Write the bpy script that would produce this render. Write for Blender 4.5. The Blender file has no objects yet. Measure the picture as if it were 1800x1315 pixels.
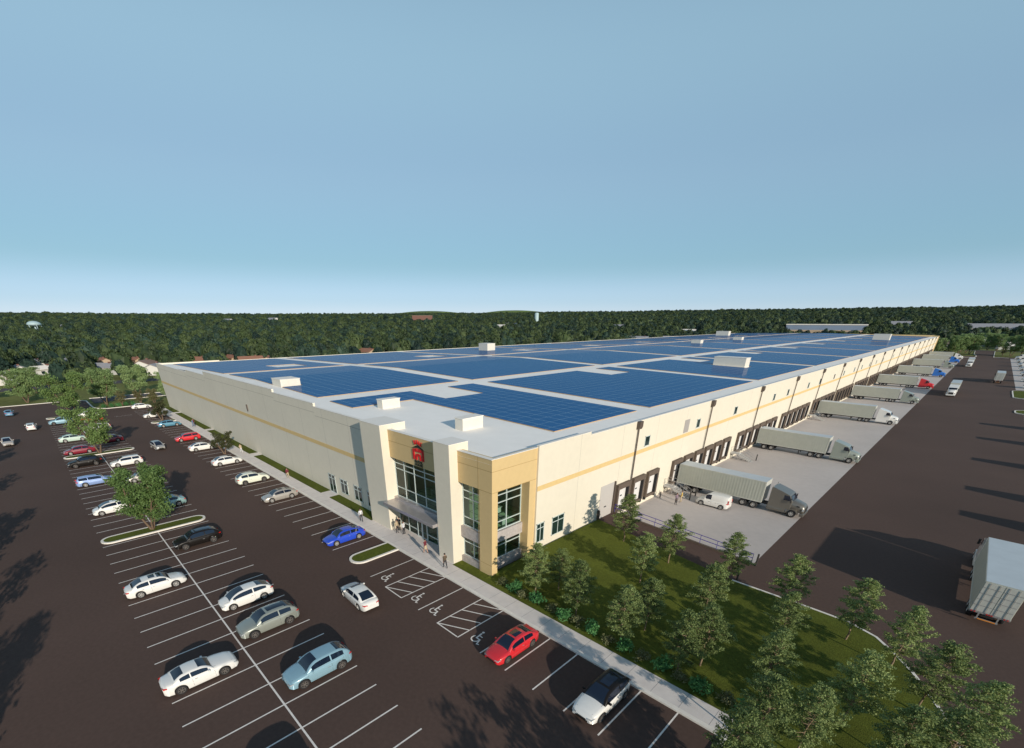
import bpy, bmesh, math, random
from mathutils import Vector, Matrix
R = math.radians
random.seed(7)
S = bpy.context.scene
COL = S.collection

# ------------------------------------------------------------------ camera, sky, sun, exposure
cam_d = bpy.data.cameras.new("camera"); cam = bpy.data.objects.new("camera", cam_d); COL.objects.link(cam)
F_PX, CX, CY, IW, IH = 779.4, 862.3, 969.4, 1800.0, 1315.0
cam_d.sensor_fit = 'HORIZONTAL'; cam_d.sensor_width = 36.0
cam_d.lens = F_PX / IW * 36.0
cam_d.shift_x = (IW / 2 - CX) / IW
cam_d.shift_y = (CY - IH / 2) / IW
cam.location = (47.66, -5.31, 23.47)
cam.rotation_euler = (R(90 - 27.679), R(0.035), R(45.669))
cam_d.clip_start = 0.5; cam_d.clip_end = 12000
S.camera = cam
SUN_AZ = 105.0      # degrees clockwise from +Y to where the sun stands
SUN_EL = 17.3
w = bpy.data.worlds.new("World"); S.world = w; w.use_nodes = True
nt = w.node_tree; nt.nodes.clear()
sky = nt.nodes.new("ShaderNodeTexSky"); sky.sky_type = 'NISHITA'; sky.sun_disc = False
sky.sun_elevation = R(SUN_EL); sky.sun_rotation = R(SUN_AZ); sky.altitude = 50
sky.air_density = 1.0; sky.dust_density = 0.0; sky.ozone_density = 1.5
bg = nt.nodes.new("ShaderNodeBackground"); bg.inputs[1].default_value = 0.15
# a soft summer-evening sky, even only low down: flatter and bluer than the clean-air model
gm = nt.nodes.new('ShaderNodeGamma'); gm.inputs[1].default_value = .3
hs = nt.nodes.new('ShaderNodeHueSaturation'); hs.inputs['Saturation'].default_value = .92
tn = nt.nodes.new('ShaderNodeVectorMath'); tn.operation = 'MULTIPLY'; tn.inputs[1].default_value = (1.50, 2.12, 2.46)
nt.links.new(sky.outputs[0], gm.inputs[0]); nt.links.new(gm.outputs[0], hs.inputs['Color']); nt.links.new(hs.outputs[0], tn.inputs[0])
wo = nt.nodes.new("ShaderNodeOutputWorld")
tcw = nt.nodes.new('ShaderNodeTexCoord'); spw = nt.nodes.new('ShaderNodeSeparateXYZ'); nt.links.new(tcw.outputs['Generated'], spw.inputs[0])
rp = nt.nodes.new('ShaderNodeValToRGB'); rp.color_ramp.interpolation = 'EASE'; nt.links.new(spw.outputs[2], rp.inputs[0])
er = rp.color_ramp.elements; er[0].position = 0.0; er[0].color = (1.0, .88, 1.0, 1); er[1].position = .72; er[1].color = (.46, .46, .50, 1)  # overhead sky, out of view, darkened on purpose to cut fill and deepen shadows
for ps, cl in ((.035, (.82, .80, .92)), (.095, (.61, .68, .735)), (.22, (.70, .705, .75)), (.36, (.80, .80, .80))):
    q_ = er.new(ps); q_.color = (*cl, 1)
mw = nt.nodes.new('ShaderNodeVectorMath'); mw.operation = 'MULTIPLY'; nt.links.new(tn.outputs[0], mw.inputs[0]); nt.links.new(rp.outputs[0], mw.inputs[1])
nt.links.new(mw.outputs[0], bg.inputs[0]); nt.links.new(bg.outputs[0], wo.inputs[0])
sun_d = bpy.data.lights.new("sun", 'SUN'); sun_d.energy = 3.1; sun_d.angle = R(0.55); sun_d.color = (1.0, 0.90, 0.76)
sun = bpy.data.objects.new("sun", sun_d); COL.objects.link(sun)
az, el = R(SUN_AZ), R(SUN_EL)
to_sun = Vector((math.sin(az) * math.cos(el), math.cos(az) * math.cos(el), math.sin(el)))
sun.rotation_euler = (-to_sun).to_track_quat('-Z', 'Y').to_euler()
S.view_settings.view_transform = 'Standard'; S.view_settings.look = 'None'
S.view_settings.gamma = 1.0; S.view_settings.use_curve_mapping = False
S.view_settings.exposure = 0.45
S.cycles.max_bounces = 6; S.cycles.transparent_max_bounces = 12
S.cycles.use_denoising = True

# ------------------------------------------------------------------ materials
def lin(c):
    return tuple(((v / 255) / 12.92 if v / 255 <= .04045 else ((v / 255 + .055) / 1.055) ** 2.4) for v in c)
MATS = {}
def mat(name, col, rough=.7, metal=0., var=0., scale=1., coat=0., spec=.5, bump=0., bscale=30., var2=0., scale2=.05):
    if name in MATS: return MATS[name]
    m = bpy.data.materials.new(name); m.use_nodes = True; MATS[name] = m
    n = m.node_tree.nodes; l = m.node_tree.links; b = n['Principled BSDF']
    b.inputs['Roughness'].default_value = rough; b.inputs['Metallic'].default_value = metal
    b.inputs['Coat Weight'].default_value = coat; b.inputs['Coat Roughness'].default_value = .04
    b.inputs['Specular IOR Level'].default_value = spec
    b.inputs['Base Color'].default_value = (*col, 1)
    if var or bump or var2:
        tc = n.new('ShaderNodeTexCoord')
    src = None
    def noise(sc, amt, src, det=5):
        t = n.new('ShaderNodeTexNoise'); t.inputs['Scale'].default_value = sc; t.inputs['Detail'].default_value = det
        l.new(tc.outputs['Object'], t.inputs['Vector'])
        mr = n.new('ShaderNodeMapRange'); mr.inputs[1].default_value = .25; mr.inputs[2].default_value = .75
        mr.inputs[3].default_value = 1 - amt; mr.inputs[4].default_value = 1 + amt
        l.new(t.outputs[0], mr.inputs[0])
        mx = n.new('ShaderNodeVectorMath'); mx.operation = 'SCALE'
        if src is None: mx.inputs[0].default_value = col
        else: l.new(src, mx.inputs[0])
        l.new(mr.outputs[0], mx.inputs['Scale'])
        return mx.outputs[0]
    if var: src = noise(scale, var, src)
    if var2: src = noise(scale2, var2, src, 3)
    if src is not None: l.new(src, b.inputs['Base Color'])
    if bump:
        t = n.new('ShaderNodeTexNoise'); t.inputs['Scale'].default_value = bscale; t.inputs['Detail'].default_value = 4
        l.new(tc.outputs['Object'], t.inputs['Vector'])
        bp = n.new('ShaderNodeBump'); bp.inputs['Strength'].default_value = bump; bp.inputs['Distance'].default_value = .05
        l.new(t.outputs[0], bp.inputs['Height']); l.new(bp.outputs[0], b.inputs['Normal'])
    return m

M_ASPH = mat('asphalt', (.090, .057, .046), .95, var=.10, scale=3.5, var2=.16, scale2=.045, bump=.1, bscale=40, spec=.25)
M_ROAD = mat('road_asphalt', (.075, .068, .072), .9, var=.1, scale=2, spec=.3)
M_CONC = mat('apron_concrete', (.50, .45, .42), .85, var=.05, scale=1.2, var2=.10, scale2=.07)
M_WALK = mat('sidewalk_concrete', (.70, .64, .60), .85, var=.06, scale=1.5, var2=.06, scale2=.3)
M_KERB = mat('kerb_concrete', (.78, .73, .66), .8, var=.08, scale=2)
M_PAINT = mat('road_paint', (.80, .74, .68), .7, var=.12, scale=4)
M_GRASS = mat('lawn_grass', (.092, .110, .018), .95, var=.22, scale=5, var2=.22, scale2=.25, bump=.8, bscale=14, spec=.1)
M_FIELD = mat('field_grass', (.15, .16, .05), .95, var=.25, scale=.8, var2=.3, scale2=.06, spec=.1)
M_EARTH = mat('woodland_floor', (.035, .05, .02), .95, var=.3, scale=.1, spec=.1)
M_ROOF = mat('roof_membrane', (.90, .86, .81), .75, var=.03, scale=.6, var2=.035, scale2=.05)
M_CAPW = mat('parapet_cap', (.84, .78, .70), .6)
M_YEL = mat('ochre_paint', (.63, .46, .225), .75, var=.03, scale=2)
M_YEL2 = mat('stripe_paint', (.68, .49, .22), .8, var=.04, scale=2)
M_STONE = mat('grey_stone', (.42, .38, .36), .9, var=.15, scale=4, bump=.4, bscale=8)
M_STEEL = mat('canopy_metal', (.47, .44, .44), .35, metal=.5, var=.05, scale=2)
M_MULL = mat('window_mullion', (.62, .70, .68), .4, metal=.2)
M_DKGL = mat('dark_glass', (.012, .03, .028), .06, spec=.8)
M_DOORW = mat('dock_door_white', (.70, .68, .66), .5, var=.03, scale=2)
M_SEAL = mat('dock_seal_brown', (.115, .085, .065), .85, var=.12, scale=3)
M_BLACK = mat('black_rubber', (.012, .012, .014), .8)
M_DSP = mat('downspout_bronze', (.10, .075, .06), .6)
M_GALV = mat('galvanised_steel', (.42, .41, .40), .45, metal=.5)
M_RAILP = mat('violet_rail_paint', (.075, .055, .30), .5)
M_RED = mat('sign_red', (.62, .012, .018), .5)
M_SBLK = mat('sign_black', (.015, .02, .015), .5)
M_TYRE = mat('tyre_rubber', (.022, .021, .022), .85)
M_RIM = mat('alloy_rim', (.62, .60, .57), .35, metal=.35)
M_RIMD = mat('dark_alloy_rim', (.20, .18, .165), .35, metal=.4)
M_CLAD = mat('dark_cladding', (.03, .028, .026), .6)
M_LAMPW = mat('headlamp_glass', (.55, .58, .6), .12, metal=.3, coat=1)
M_LAMPR = mat('tail_lamp_red', (.55, .02, .015), .2, coat=.8)
M_LAMPO = mat('orange_lamp', (.8, .28, .03), .3)
M_SEAT = mat('pale_seat', (.36, .30, .25), .8)
M_CGL = mat('car_window_glass', (.008, .014, .03), .06, spec=.55, coat=.25)
M_UNIT = mat('rooftop_unit_paint', (.72, .67, .58), .7, var=.04, scale=2)
M_TRIM = mat('array_edge_trim', (.50, .33, .17), .7)
M_BARK = mat('pale_bark', (.23, .165, .105), .9, var=.25, scale=6)
M_BARKD = mat('brown_bark', (.15, .10, .065), .9, var=.25, scale=6)
M_SKIN = mat('skin', (.42, .24, .17), .6)
M_HAIR = mat('dark_hair', (.03, .02, .015), .7)

def leaf_mat(name, a, b, trans=.25):
    m = bpy.data.materials.new(name); m.use_nodes = True; MATS[name] = m
    n = m.node_tree.nodes; l = m.node_tree.links; p = n['Principled BSDF']
    p.inputs['Roughness'].default_value = .6; p.inputs['Specular IOR Level'].default_value = .25
    oi = n.new('ShaderNodeObjectInfo'); tc = n.new('ShaderNodeTexCoord')
    t = n.new('ShaderNodeTexNoise'); t.inputs['Scale'].default_value = 2.2; l.new(tc.outputs['Object'], t.inputs['Vector'])
    ad = n.new('ShaderNodeMath'); ad.operation = 'MULTIPLY_ADD'; ad.inputs[1].default_value = .5
    l.new(oi.outputs['Random'], ad.inputs[0]); l.new(t.outputs[0], ad.inputs[2])
    mr = n.new('ShaderNodeMapRange'); mr.inputs[1].default_value = .35; mr.inputs[2].default_value = 1.05
    l.new(ad.outputs[0], mr.inputs[0])
    mx = n.new('ShaderNodeMix'); mx.data_type = 'RGBA'
    mx.inputs[6].default_value = (*a, 1); mx.inputs[7].default_value = (*b, 1)
    l.new(mr.outputs[0], mx.inputs[0]); l.new(mx.outputs[2], p.inputs['Base Color'])
    if trans:
        tr = n.new('ShaderNodeBsdfTranslucent'); l.new(mx.outputs[2], tr.inputs[0])
        ms = n.new('ShaderNodeMixShader'); ms.inputs[0].default_value = trans
        l.new(p.outputs[0], ms.inputs[1]); l.new(tr.outputs[0], ms.inputs[2]); l.new(ms.outputs[0], n['Material Output'].inputs[0])
    return m
M_LEAF = leaf_mat('young_tree_leaves', (.13, .175, .055), (.29, .36, .13))
M_LEAF2 = leaf_mat('parking_tree_leaves', (.075, .14, .04), (.19, .28, .09))
M_LEAF3 = leaf_mat('dark_tree_leaves', (.05, .055, .028), (.09, .10, .04))
M_LEAF4 = leaf_mat('sapling_leaves', (.12, .12, .05), (.19, .18, .08))
M_BUSH = leaf_mat('shrub_leaves', (.06, .18, .06), (.12, .30, .10))
M_BUSH2 = leaf_mat('pale_shrub_leaves', (.14, .16, .07), (.22, .22, .11))
M_FOR = leaf_mat('woodland_leaves', (.004, .015, .012), (.075, .105, .038), trans=.08)

M_FORB = leaf_mat('bluish_woodland_leaves', (.004, .014, .014), (.040, .075, .048), trans=.08)
M_FORO = leaf_mat('olive_woodland_leaves', (.012, .028, .012), (.080, .115, .042), trans=.12)
# beige tilt-up wall with joints
def wall_mat(name, col, axis, joint=7.3):
    m = mat(name, col, .8, var=.025, scale=1.5, var2=.03, scale2=.12)
    n = m.node_tree.nodes; l = m.node_tree.links; b = n['Principled BSDF']
    tc = n.new('ShaderNodeTexCoord'); sp = n.new('ShaderNodeSeparateXYZ'); l.new(tc.outputs['Object'], sp.inputs[0])
    dv = n.new('ShaderNodeMath'); dv.operation = 'DIVIDE'; dv.inputs[1].default_value = joint; l.new(sp.outputs[axis], dv.inputs[0])
    fr = n.new('ShaderNodeMath'); fr.operation = 'FRACT'; l.new(dv.outputs[0], fr.inputs[0])
    lt = n.new('ShaderNodeMath'); lt.operation = 'LESS_THAN'; lt.inputs[1].default_value = .06 / joint; l.new(fr.outputs[0], lt.inputs[0])
    mr = n.new('ShaderNodeMapRange'); mr.inputs[3].default_value = 1; mr.inputs[4].default_value = .72; l.new(lt.outputs[0], mr.inputs[0])
    old = b.inputs['Base Color'].links[0].from_socket
    sc = n.new('ShaderNodeVectorMath'); sc.operation = 'SCALE'; l.new(old, sc.inputs[0]); l.new(mr.outputs[0], sc.inputs['Scale'])
    l.new(sc.outputs[0], b.inputs['Base Color'])
    return m
WALLC = (.71, .65, .53)
M_WALLF = wall_mat('front_wall_paint', WALLC, 0)
M_WALLD = wall_mat('dock_wall_paint', WALLC, 1, 8.85)
M_WALL = mat('wall_paint', WALLC, .8, var=.025, scale=1.5, var2=.03, scale2=.12)

def solar_mat():
    m = bpy.data.materials.new('solar_glass'); m.use_nodes = True; MATS['solar_glass'] = m
    n = m.node_tree.nodes; l = m.node_tree.links; b = n['Principled BSDF']
    b.inputs['Roughness'].default_value = .16; b.inputs['Specular IOR Level'].default_value = .02
    tc = n.new('ShaderNodeTexCoord'); sp = n.new('ShaderNodeSeparateXYZ'); l.new(tc.outputs['Object'], sp.inputs[0])
    outs = []
    for ax, per, wd in ((0, 2.05, .055), (1, 2.08, .07)):
        dv = n.new('ShaderNodeMath'); dv.operation = 'DIVIDE'; dv.inputs[1].default_value = per; l.new(sp.outputs[ax], dv.inputs[0])
        fr = n.new('ShaderNodeMath'); fr.operation = 'FRACT'; l.new(dv.outputs[0], fr.inputs[0])
        lt = n.new('ShaderNodeMath'); lt.operation = 'LESS_THAN'; lt.inputs[1].default_value = wd / per; l.new(fr.outputs[0], lt.inputs[0])
        outs.append(lt.outputs[0])
    mxm = n.new('ShaderNodeMath'); mxm.operation = 'MAXIMUM'; l.new(outs[0], mxm.inputs[0]); l.new(outs[1], mxm.inputs[1])
    t = n.new('ShaderNodeTexNoise'); t.inputs['Scale'].default_value = .05; l.new(tc.outputs['Object'], t.inputs['Vector'])
    c1 = n.new('ShaderNodeMix'); c1.data_type = 'RGBA'; c1.inputs[6].default_value = (.005, .095, .26, 1); c1.inputs[7].default_value = (.012, .115, .31, 1)
    l.new(t.outputs[0], c1.inputs[0])
    c2 = n.new('ShaderNodeMix'); c2.data_type = 'RGBA'; l.new(mxm.outputs[0], c2.inputs[0]); l.new(c1.outputs[2], c2.inputs[6]); c2.inputs[7].default_value = (.22, .38, .52, 1)
    n.remove(b); df = n.new('ShaderNodeBsdfDiffuse'); gl = n.new('ShaderNodeBsdfGlossy'); gl.inputs['Roughness'].default_value = .07
    fr = n.new('ShaderNodeFresnel'); fr.inputs[0].default_value = 1.45; ml = n.new('ShaderNodeMath'); ml.operation = 'MULTIPLY'; ml.inputs[1].default_value = .30
    l.new(fr.outputs[0], ml.inputs[0]); ms = n.new('ShaderNodeMixShader'); l.new(ml.outputs[0], ms.inputs[0]); l.new(c2.outputs[2], df.inputs[0]); l.new(df.outputs[0], ms.inputs[1]); l.new(gl.outputs[0], ms.inputs[2])
    l.new(ms.outputs[0], n['Material Output'].inputs[0])
    return m
M_SOLAR = solar_mat()

def glass_mat():
    m = bpy.data.materials.new('tinted_window_glass'); m.use_nodes = True; MATS['tinted_window_glass'] = m
    n = m.node_tree.nodes; l = m.node_tree.links; n.remove(n['Principled BSDF'])
    tr = n.new('ShaderNodeBsdfTransparent'); tr.inputs[0].default_value = (.70, .84, .77, 1)
    gl = n.new('ShaderNodeBsdfGlossy'); gl.inputs['Roughness'].default_value = .02
    fr = n.new('ShaderNodeFresnel'); fr.inputs[0].default_value = 1.5
    ms = n.new('ShaderNodeMixShader'); l.new(fr.outputs[0], ms.inputs[0]); l.new(tr.outputs[0], ms.inputs[1]); l.new(gl.outputs[0], ms.inputs[2])
    l.new(ms.outputs[0], n['Material Output'].inputs[0])
    return m
M_GLASS = glass_mat()

# ------------------------------------------------------------------ mesh helpers
class MB:
    def __init__(s): s.v = []; s.f = []; s.m = []
    def add(s, vs, fs, mi=0):
        o = len(s.v); s.v += [tuple(v) for v in vs]; s.f += [tuple(i + o for i in f) for f in fs]; s.m += [mi] * len(fs); return s
    def box(s, a, b, mi=0):
        x0, y0, z0 = [min(p, q) for p, q in zip(a, b)]; x1, y1, z1 = [max(p, q) for p, q in zip(a, b)]
        return s.add([(x0, y0, z0), (x1, y0, z0), (x1, y1, z0), (x0, y1, z0), (x0, y0, z1), (x1, y0, z1), (x1, y1, z1), (x0, y1, z1)],
                     [(0, 3, 2, 1), (4, 5, 6, 7), (0, 1, 5, 4), (1, 2, 6, 5), (2, 3, 7, 6), (3, 0, 4, 7)], mi)
    def tube(s, p, q, r, r2=None, n=8, mi=0, cap=True):
        p = Vector(p); q = Vector(q); d = (q - p).normalized(); r2 = r if r2 is None else r2
        a = d.orthogonal().normalized(); b = d.cross(a)
        vs = [p + (a * math.cos(2 * math.pi * i / n) + b * math.sin(2 * math.pi * i / n)) * r for i in range(n)]
        vs += [q + (a * math.cos(2 * math.pi * i / n) + b * math.sin(2 * math.pi * i / n)) * r2 for i in range(n)]
        fs = [(i, (i + 1) % n, (i + 1) % n + n, i + n) for i in range(n)]
        if cap: fs += [tuple(range(n - 1, -1, -1)), tuple(range(n, 2 * n))]
        return s.add(vs, fs, mi)
    def prism(s, poly, z0, z1, mi=0):      # vertical prism from a 2-D outline
        n = len(poly); vs = [(x, y, z0) for x, y in poly] + [(x, y, z1) for x, y in poly]
        return s.add(vs, [tuple(range(n - 1, -1, -1)), tuple(range(n, 2 * n))] + [(i, (i + 1) % n, (i + 1) % n + n, i + n) for i in range(n)], mi)
    def sideprism(s, prof, y0, y1, mi=0):  # outline in x,z swept along y
        n = len(prof); vs = [(x, y0, z) for x, z in prof] + [(x, y1, z) for x, z in prof]
        return s.add(vs, [tuple(range(n)), tuple(range(2 * n - 1, n - 1, -1))] + [((i + 1) % n, i, i + n, (i + 1) % n + n) for i in range(n)], mi)
    def sheet(s, poly, z, mi=0):
        return s.add([(x, y, z) for x, y in poly], [tuple(range(len(poly)))], mi)
    def grid(s, rings, closed=False, mi=0):
        n = len(rings[0]); vs = [v for r in rings for v in r]; fs = []
        for i in range(len(rings) - 1):
            for j in range(n if closed else n - 1):
                k = (j + 1) % n; fs.append((i * n + j, i * n + k, (i + 1) * n + k, (i + 1) * n + j))
        return s.add(vs, fs, mi)
    def mesh(s, name, mats, smooth=False):
        me = bpy.data.meshes.new(name); me.from_pydata(s.v, [], s.f)
        for m in (mats if isinstance(mats, (list, tuple)) else [mats]): me.materials.append(m)
        me.polygons.foreach_set('material_index', s.m)
        if smooth: me.polygons.foreach_set('use_smooth', [True] * len(s.f))
        me.update(); return me
    def obj(s, name, mats, parent=None, smooth=False, fix=False):
        me = s.mesh(name, mats, smooth)
        if fix:
            bm = bmesh.new(); bm.from_mesh(me); bmesh.ops.recalc_face_normals(bm, faces=bm.faces); bm.to_mesh(me); bm.free()
        o = bpy.data.objects.new(name, me); COL.objects.link(o)
        if parent: o.parent = parent
        return o
def tag(o, label=None, cat=None, group=None, kind=None):
    if label: o['label'] = label
    if cat: o['category'] = cat
    if group: o['group'] = group
    if kind: o['kind'] = kind
    return o
def empty(name, loc=(0, 0, 0), rz=0, label=None, cat=None, group=None):
    o = bpy.data.objects.new(name, None); COL.objects.link(o); o.location = loc; o.rotation_euler = (0, 0, rz); o.empty_display_size = .2
    return tag(o, label, cat, group)
def place(me, name, parent=None, loc=(0, 0, 0), rz=0):
    o = bpy.data.objects.new(name, me); COL.objects.link(o); o.location = loc; o.rotation_euler = (0, 0, rz)
    if parent: o.parent = parent
    return o
def bevel(o, wd=.03, seg=2):
    b = o.modifiers.new('bevel', 'BEVEL'); b.width = wd; b.segments = seg; b.limit_method = 'ANGLE'; b.angle_limit = R(35); return o
def copy_tree(root, loc, rz=0, remap=None):
    def cp(o, par):
        c = o.copy(); COL.objects.link(c); c.parent = par
        if remap and c.type == 'MESH' and any(s.material in remap for s in c.material_slots):
            key = (c.data.name, tuple(sorted((a.name, b.name) for a, b in remap.items())))
            if key not in MESHV:
                me = c.data.copy()
                for i, mm in enumerate(me.materials):
                    if mm in remap: me.materials[i] = remap[mm]
                MESHV[key] = me
            c.data = MESHV[key]
        for ch in list(o.children): cp(ch, c)
        return c
    r = cp(root, None); r.location = loc; r.rotation_euler = (0, 0, rz)
    for k in ('label', 'group'):
        if k in r: del r[k]
    return r
MESHV = {}
def struct(o): o['kind'] = 'structure'; return o
def arc(cx, cy, r, a0, a1, n=10):
    return [(cx + r * math.cos(R(a0 + (a1 - a0) * i / n)), cy + r * math.sin(R(a0 + (a1 - a0) * i / n))) for i in range(n + 1)]
def smooth01(t): t = max(0., min(1., t)); return t * t * (3 - 2 * t)
def offset(path, d):
    out = []
    for i, p in enumerate(path):
        a = Vector(path[max(0, i - 1)]); b = Vector(path[min(len(path) - 1, i + 1)])
        t = (b - a).normalized(); out.append((p[0] - t.y * d, p[1] + t.x * d))
    return out
def kerb(mb, path, wd=.3, h=.14, z=0.004, closed=False):
    if closed: path = path + [path[0], path[1]]
    q = offset(path, wd)
    if closed: path = path[1:]; q = q[1:]; path[-1] = path[0]; q[-1] = q[0]
    rings = [[(a[0], a[1], z), (a[0], a[1], z + h), (b[0], b[1], z + h), (b[0], b[1], z)] for a, b in zip(path, q)]
    mb.grid(rings, closed=True)

# ------------------------------------------------------------------ terrain
def H(x, y):
    dx, dy = x - 47.66, y + 5.31; r = math.hypot(dx, dy)
    if r < 650: return 0.
    k = smooth01((78 - math.degrees(math.atan2(-dx, dy))) / 78.)
    h = (50 + 38 * k) * (1 - math.exp(-(r - 650) / 2700.))
    h += (3.2 * math.sin(x * .006 + 1) * math.sin(y * .0052 + .4)) * smooth01((r - 700) / 800)
    return h
def build_ground():
    mb = MB(); rs = [0, 60, 150, 260, 420] + [420 * (1.115 ** i) for i in range(1, 25)]
    angs = [R(-60 + 240 * i / 96) for i in range(97)]
    rings = []
    full = [R(360 * i / 144) for i in range(144)]
    for r in rs[1:]:
        rings.append([(47.66 - math.sin(a) * r, -5.31 + math.cos(a) * r, H(47.66 - math.sin(a) * r, -5.31 + math.cos(a) * r) - .12) for a in full])
    mb.grid(rings, closed=True)
    mb.add([(47.66, -5.31, -.12)] + rings[0], [(0, i + 1, (i + 1) % 144 + 1) for i in range(144)])
    o = mb.obj('ground', M_EARTH, smooth=True, fix=True); struct(o)
build_ground()
mb = MB(); mb.sheet([(-330, -120), (140, -120), (140, 640), (-330, 640)], -.06)
struct(mb.obj('grass_verge', M_FIELD))

# asphalt: car park with the truck yard as one outline
mb = MB()
mb.sheet([(-154, -60), (44.1, -60), (44.1, 18.7), (-128.6, 18.7), (-128.6, 8.5), (-131, 6.2), (-134, 5.5), (-151, 5.5), (-154, 3.5)], 0)
struct(mb.obj('car_park', M_ASPH))
mb = MB()
yard = [(20, 39.0), (37.5, 38.9), (47, 38.8), (49, 38), (50.5, 36.3), (51.6, 34.8), (53, 32.2), (54, 30), (55.5, 25), (57, 14), (60, -60), (140, -60), (140, 476), (20, 476)]
mb.sheet(yard, 0.0); mb.sheet([(42.7, 476.01), (52, 476.01), (51.7, 560), (40.5, 560)], 0.0)
struct(mb.obj('truck_yard', M_ASPH))
mb = MB(); mb.sheet([(20.1, 44.0), (37.6, 44.0), (37.6, 457), (20.1, 457)], .006)
for k in range(1, 30):
    pass
struct(mb.obj('dock_apron', M_CONC))
mb = MB(); mb.sheet([(59.7, 255), (64.5, 255), (64.5, 461), (59.7, 461)], .008)
struct(mb.obj('parking_pad', M_CONC))
# roads beyond
mb = MB(); mb.sheet([(-156.5, 7), (-156.5, 330), (-146.5, 330), (-146.5, 14), (-143, 7)], -.02); mb.sheet([(-212, -120), (-200, -120), (-196, 300), (-208, 300)], -.022)
mb.sheet([(-20, 560), (140, 560), (140, 570), (-20, 570)], -.024)
struct(mb.obj('access_road', M_ROAD))
mb = MB()
kerb(mb, [(-154, -60), (-154, 3.3), (-151, 5.5), (-134, 5.5), (-131, 6.2), (-128.6, 8.5), (-128.6, 18.6)], .35)
kerb(mb, [(20.3, 457.2), (42.7, 459), (43.5, 476), (41.5, 500), (40.5, 560)], .3)
kerb(mb, [(51.7, 560), (51.7, 470), (52.0, 468), (59, 467)], .3)
kerb(mb, [(-146.5, 300), (-146.5, 14)], .3); kerb(mb, [(-156.5, 300), (-156.5, 7)], .3)
struct(mb.obj('kerb_line', M_KERB, fix=True))

# sidewalk along the front
mb = MB()
mb.sheet([(-119, 18.95), (44.3, 18.95), (44.3, 20.72), (-119, 20.82)], .13)
for a, b in ((-107.3, -105.3), (-76.9, -74.9), (-46.6, -44.2), (-15.9, -13.2), (-1.35, 15.1)):
    mb.box((a, 20.77, .0), (b, 22.5, .128))
struct(mb.obj('sidewalk', M_WALK))
mb = MB(); mb.box((-119, 18.62, 0), (44.3, 18.95, .14)); mb.box((44.0, -8, 0), (44.3, 18.62, .14))
struct(mb.obj('sidewalk_kerb', M_KERB))
# joints of the walk
mb = MB()
for i in range(-58, 22): mb.box((i * 2.05, 18.96, .13), (i * 2.05 + .03, 20.74, .1335))
struct(mb.obj('sidewalk_joints', mat('joint_grey', (.36, .34, .33), .9)))

# lawn with a rise towards the ramp
LAWN = [(44.3, 20.72), (44.3, -30), (59, -30), (57, 14), (55.5, 25), (54, 30), (53, 32.2), (51.6, 34.8), (50.5, 36.3), (49, 38), (47, 38.8), (37.5, 38.95)]
def lz(x, y): return .12 + .95 * smooth01((y - 22.2) / 6.) * max(0., min(1., (36.5 - x) / 16.))
mb = MB(); rings = []
for i in range(40):
    t = i / 39.; row = []
    for j in range(40):
        s = j / 39.; x = 15.1 + s * (44.3 - 15.1)
        ytop = 22.9 if x < 19.95 else 40.35 - 1.4 * min(1, (x - 20.1) / 17.4)
        if x < 19.95: ytop = 23.3
        y = 20.75 + t * (ytop - 20.75); row.append((x, y, lz(x, y)))
    rings.append(row)
mb.grid(rings)
mb.sheet(LAWN, .118)
struct(mb.obj('lawn', M_GRASS, smooth=False, fix=False))
# short grass: real blades are far below a pixel, so tufts only give the rough edge
mb = MB()
kerb(mb, [(37.3, 38.75), (44, 38.78), (47, 38.7), (49, 37.85), (50.5, 36.15), (51.6, 34.65), (53, 32.05), (54, 29.9), (55.5, 25), (57, 14), (59, -30)], .22)
struct(mb.obj('lawn_kerb', M_KERB, fix=True))
mb = MB()
for a, b in ((-118.9, -107.5), (-105.3, -76.9), (-74.9, -46.6), (-44.2, -15.9), (-13.2, -1.4)):
    mb.box((a, 20.83, 0), (b, 22.36, .15))
struct(mb.obj('grass_strip', M_GRASS))
# ramp up to the drive-in door
mb = MB(); rings = []
for i in range(20):
    x = 20.1 + 17.4 * i / 19.; z = .88 * (1 - i / 19.) ** 1.0 + .012; rings.append([(x, 40.45 - 1.45 * i / 19., z), (x, 44.0, z)])
mb.grid(rings); struct(mb.obj('door_ramp', M_ASPH, fix=True))

def island(x0, x1, y0, y1, ends=(True, True)):
    r = (x1 - x0) / 2; p = []
    p += arc((x0 + x1) / 2, y0 + r, r, 180, 360) if ends[0] else [(x0, y0), (x1, y0)]
    p += arc((x0 + x1) / 2, y1 - r, r, 0, 180) if ends[1] else [(x1, y1), (x0, y1)]
    return p
isl = [(-19.35, -17.0, -5.5, 5.6, (1, 1)), (-69.2, -66.9, -5.5, 5.6, (1, 1)), (-121.9, -119.6, -5.5, 5.6, (1, 1)),
       (5.55, 8.05, 13.3, 18.62, (1, 0)), (-96.3, -94.0, 13.3, 18.62, (1, 0)), (-151, -136.5, -6, 2.5, (1, 1))]
mk = MB(); mg = MB()
for x0, x1, y0, y1, e in isl[:5]:
    p = island(x0, x1, y0, y1, e)[:]
    pts = [tuple(q) for q in p]
    ctr = ((x0 + x1) / 2, (y0 + y1) / 2)
    inner = island(x0 + .27, x1 - .27, y0 + .27, y1 - (.27 if e[1] else 0), e)
    mk.grid([[(a[0], a[1], 0), (a[0], a[1], .15), (b[0], b[1], .15), (b[0], b[1], 0)] for a, b in zip(pts + [pts[0]], inner + [inner[0]])], closed=True)
    mg.prism(inner, 0, .14)
struct(mk.obj('island_kerb', M_KERB, fix=True)); struct(mg.obj('island_grass', M_GRASS))
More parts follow.
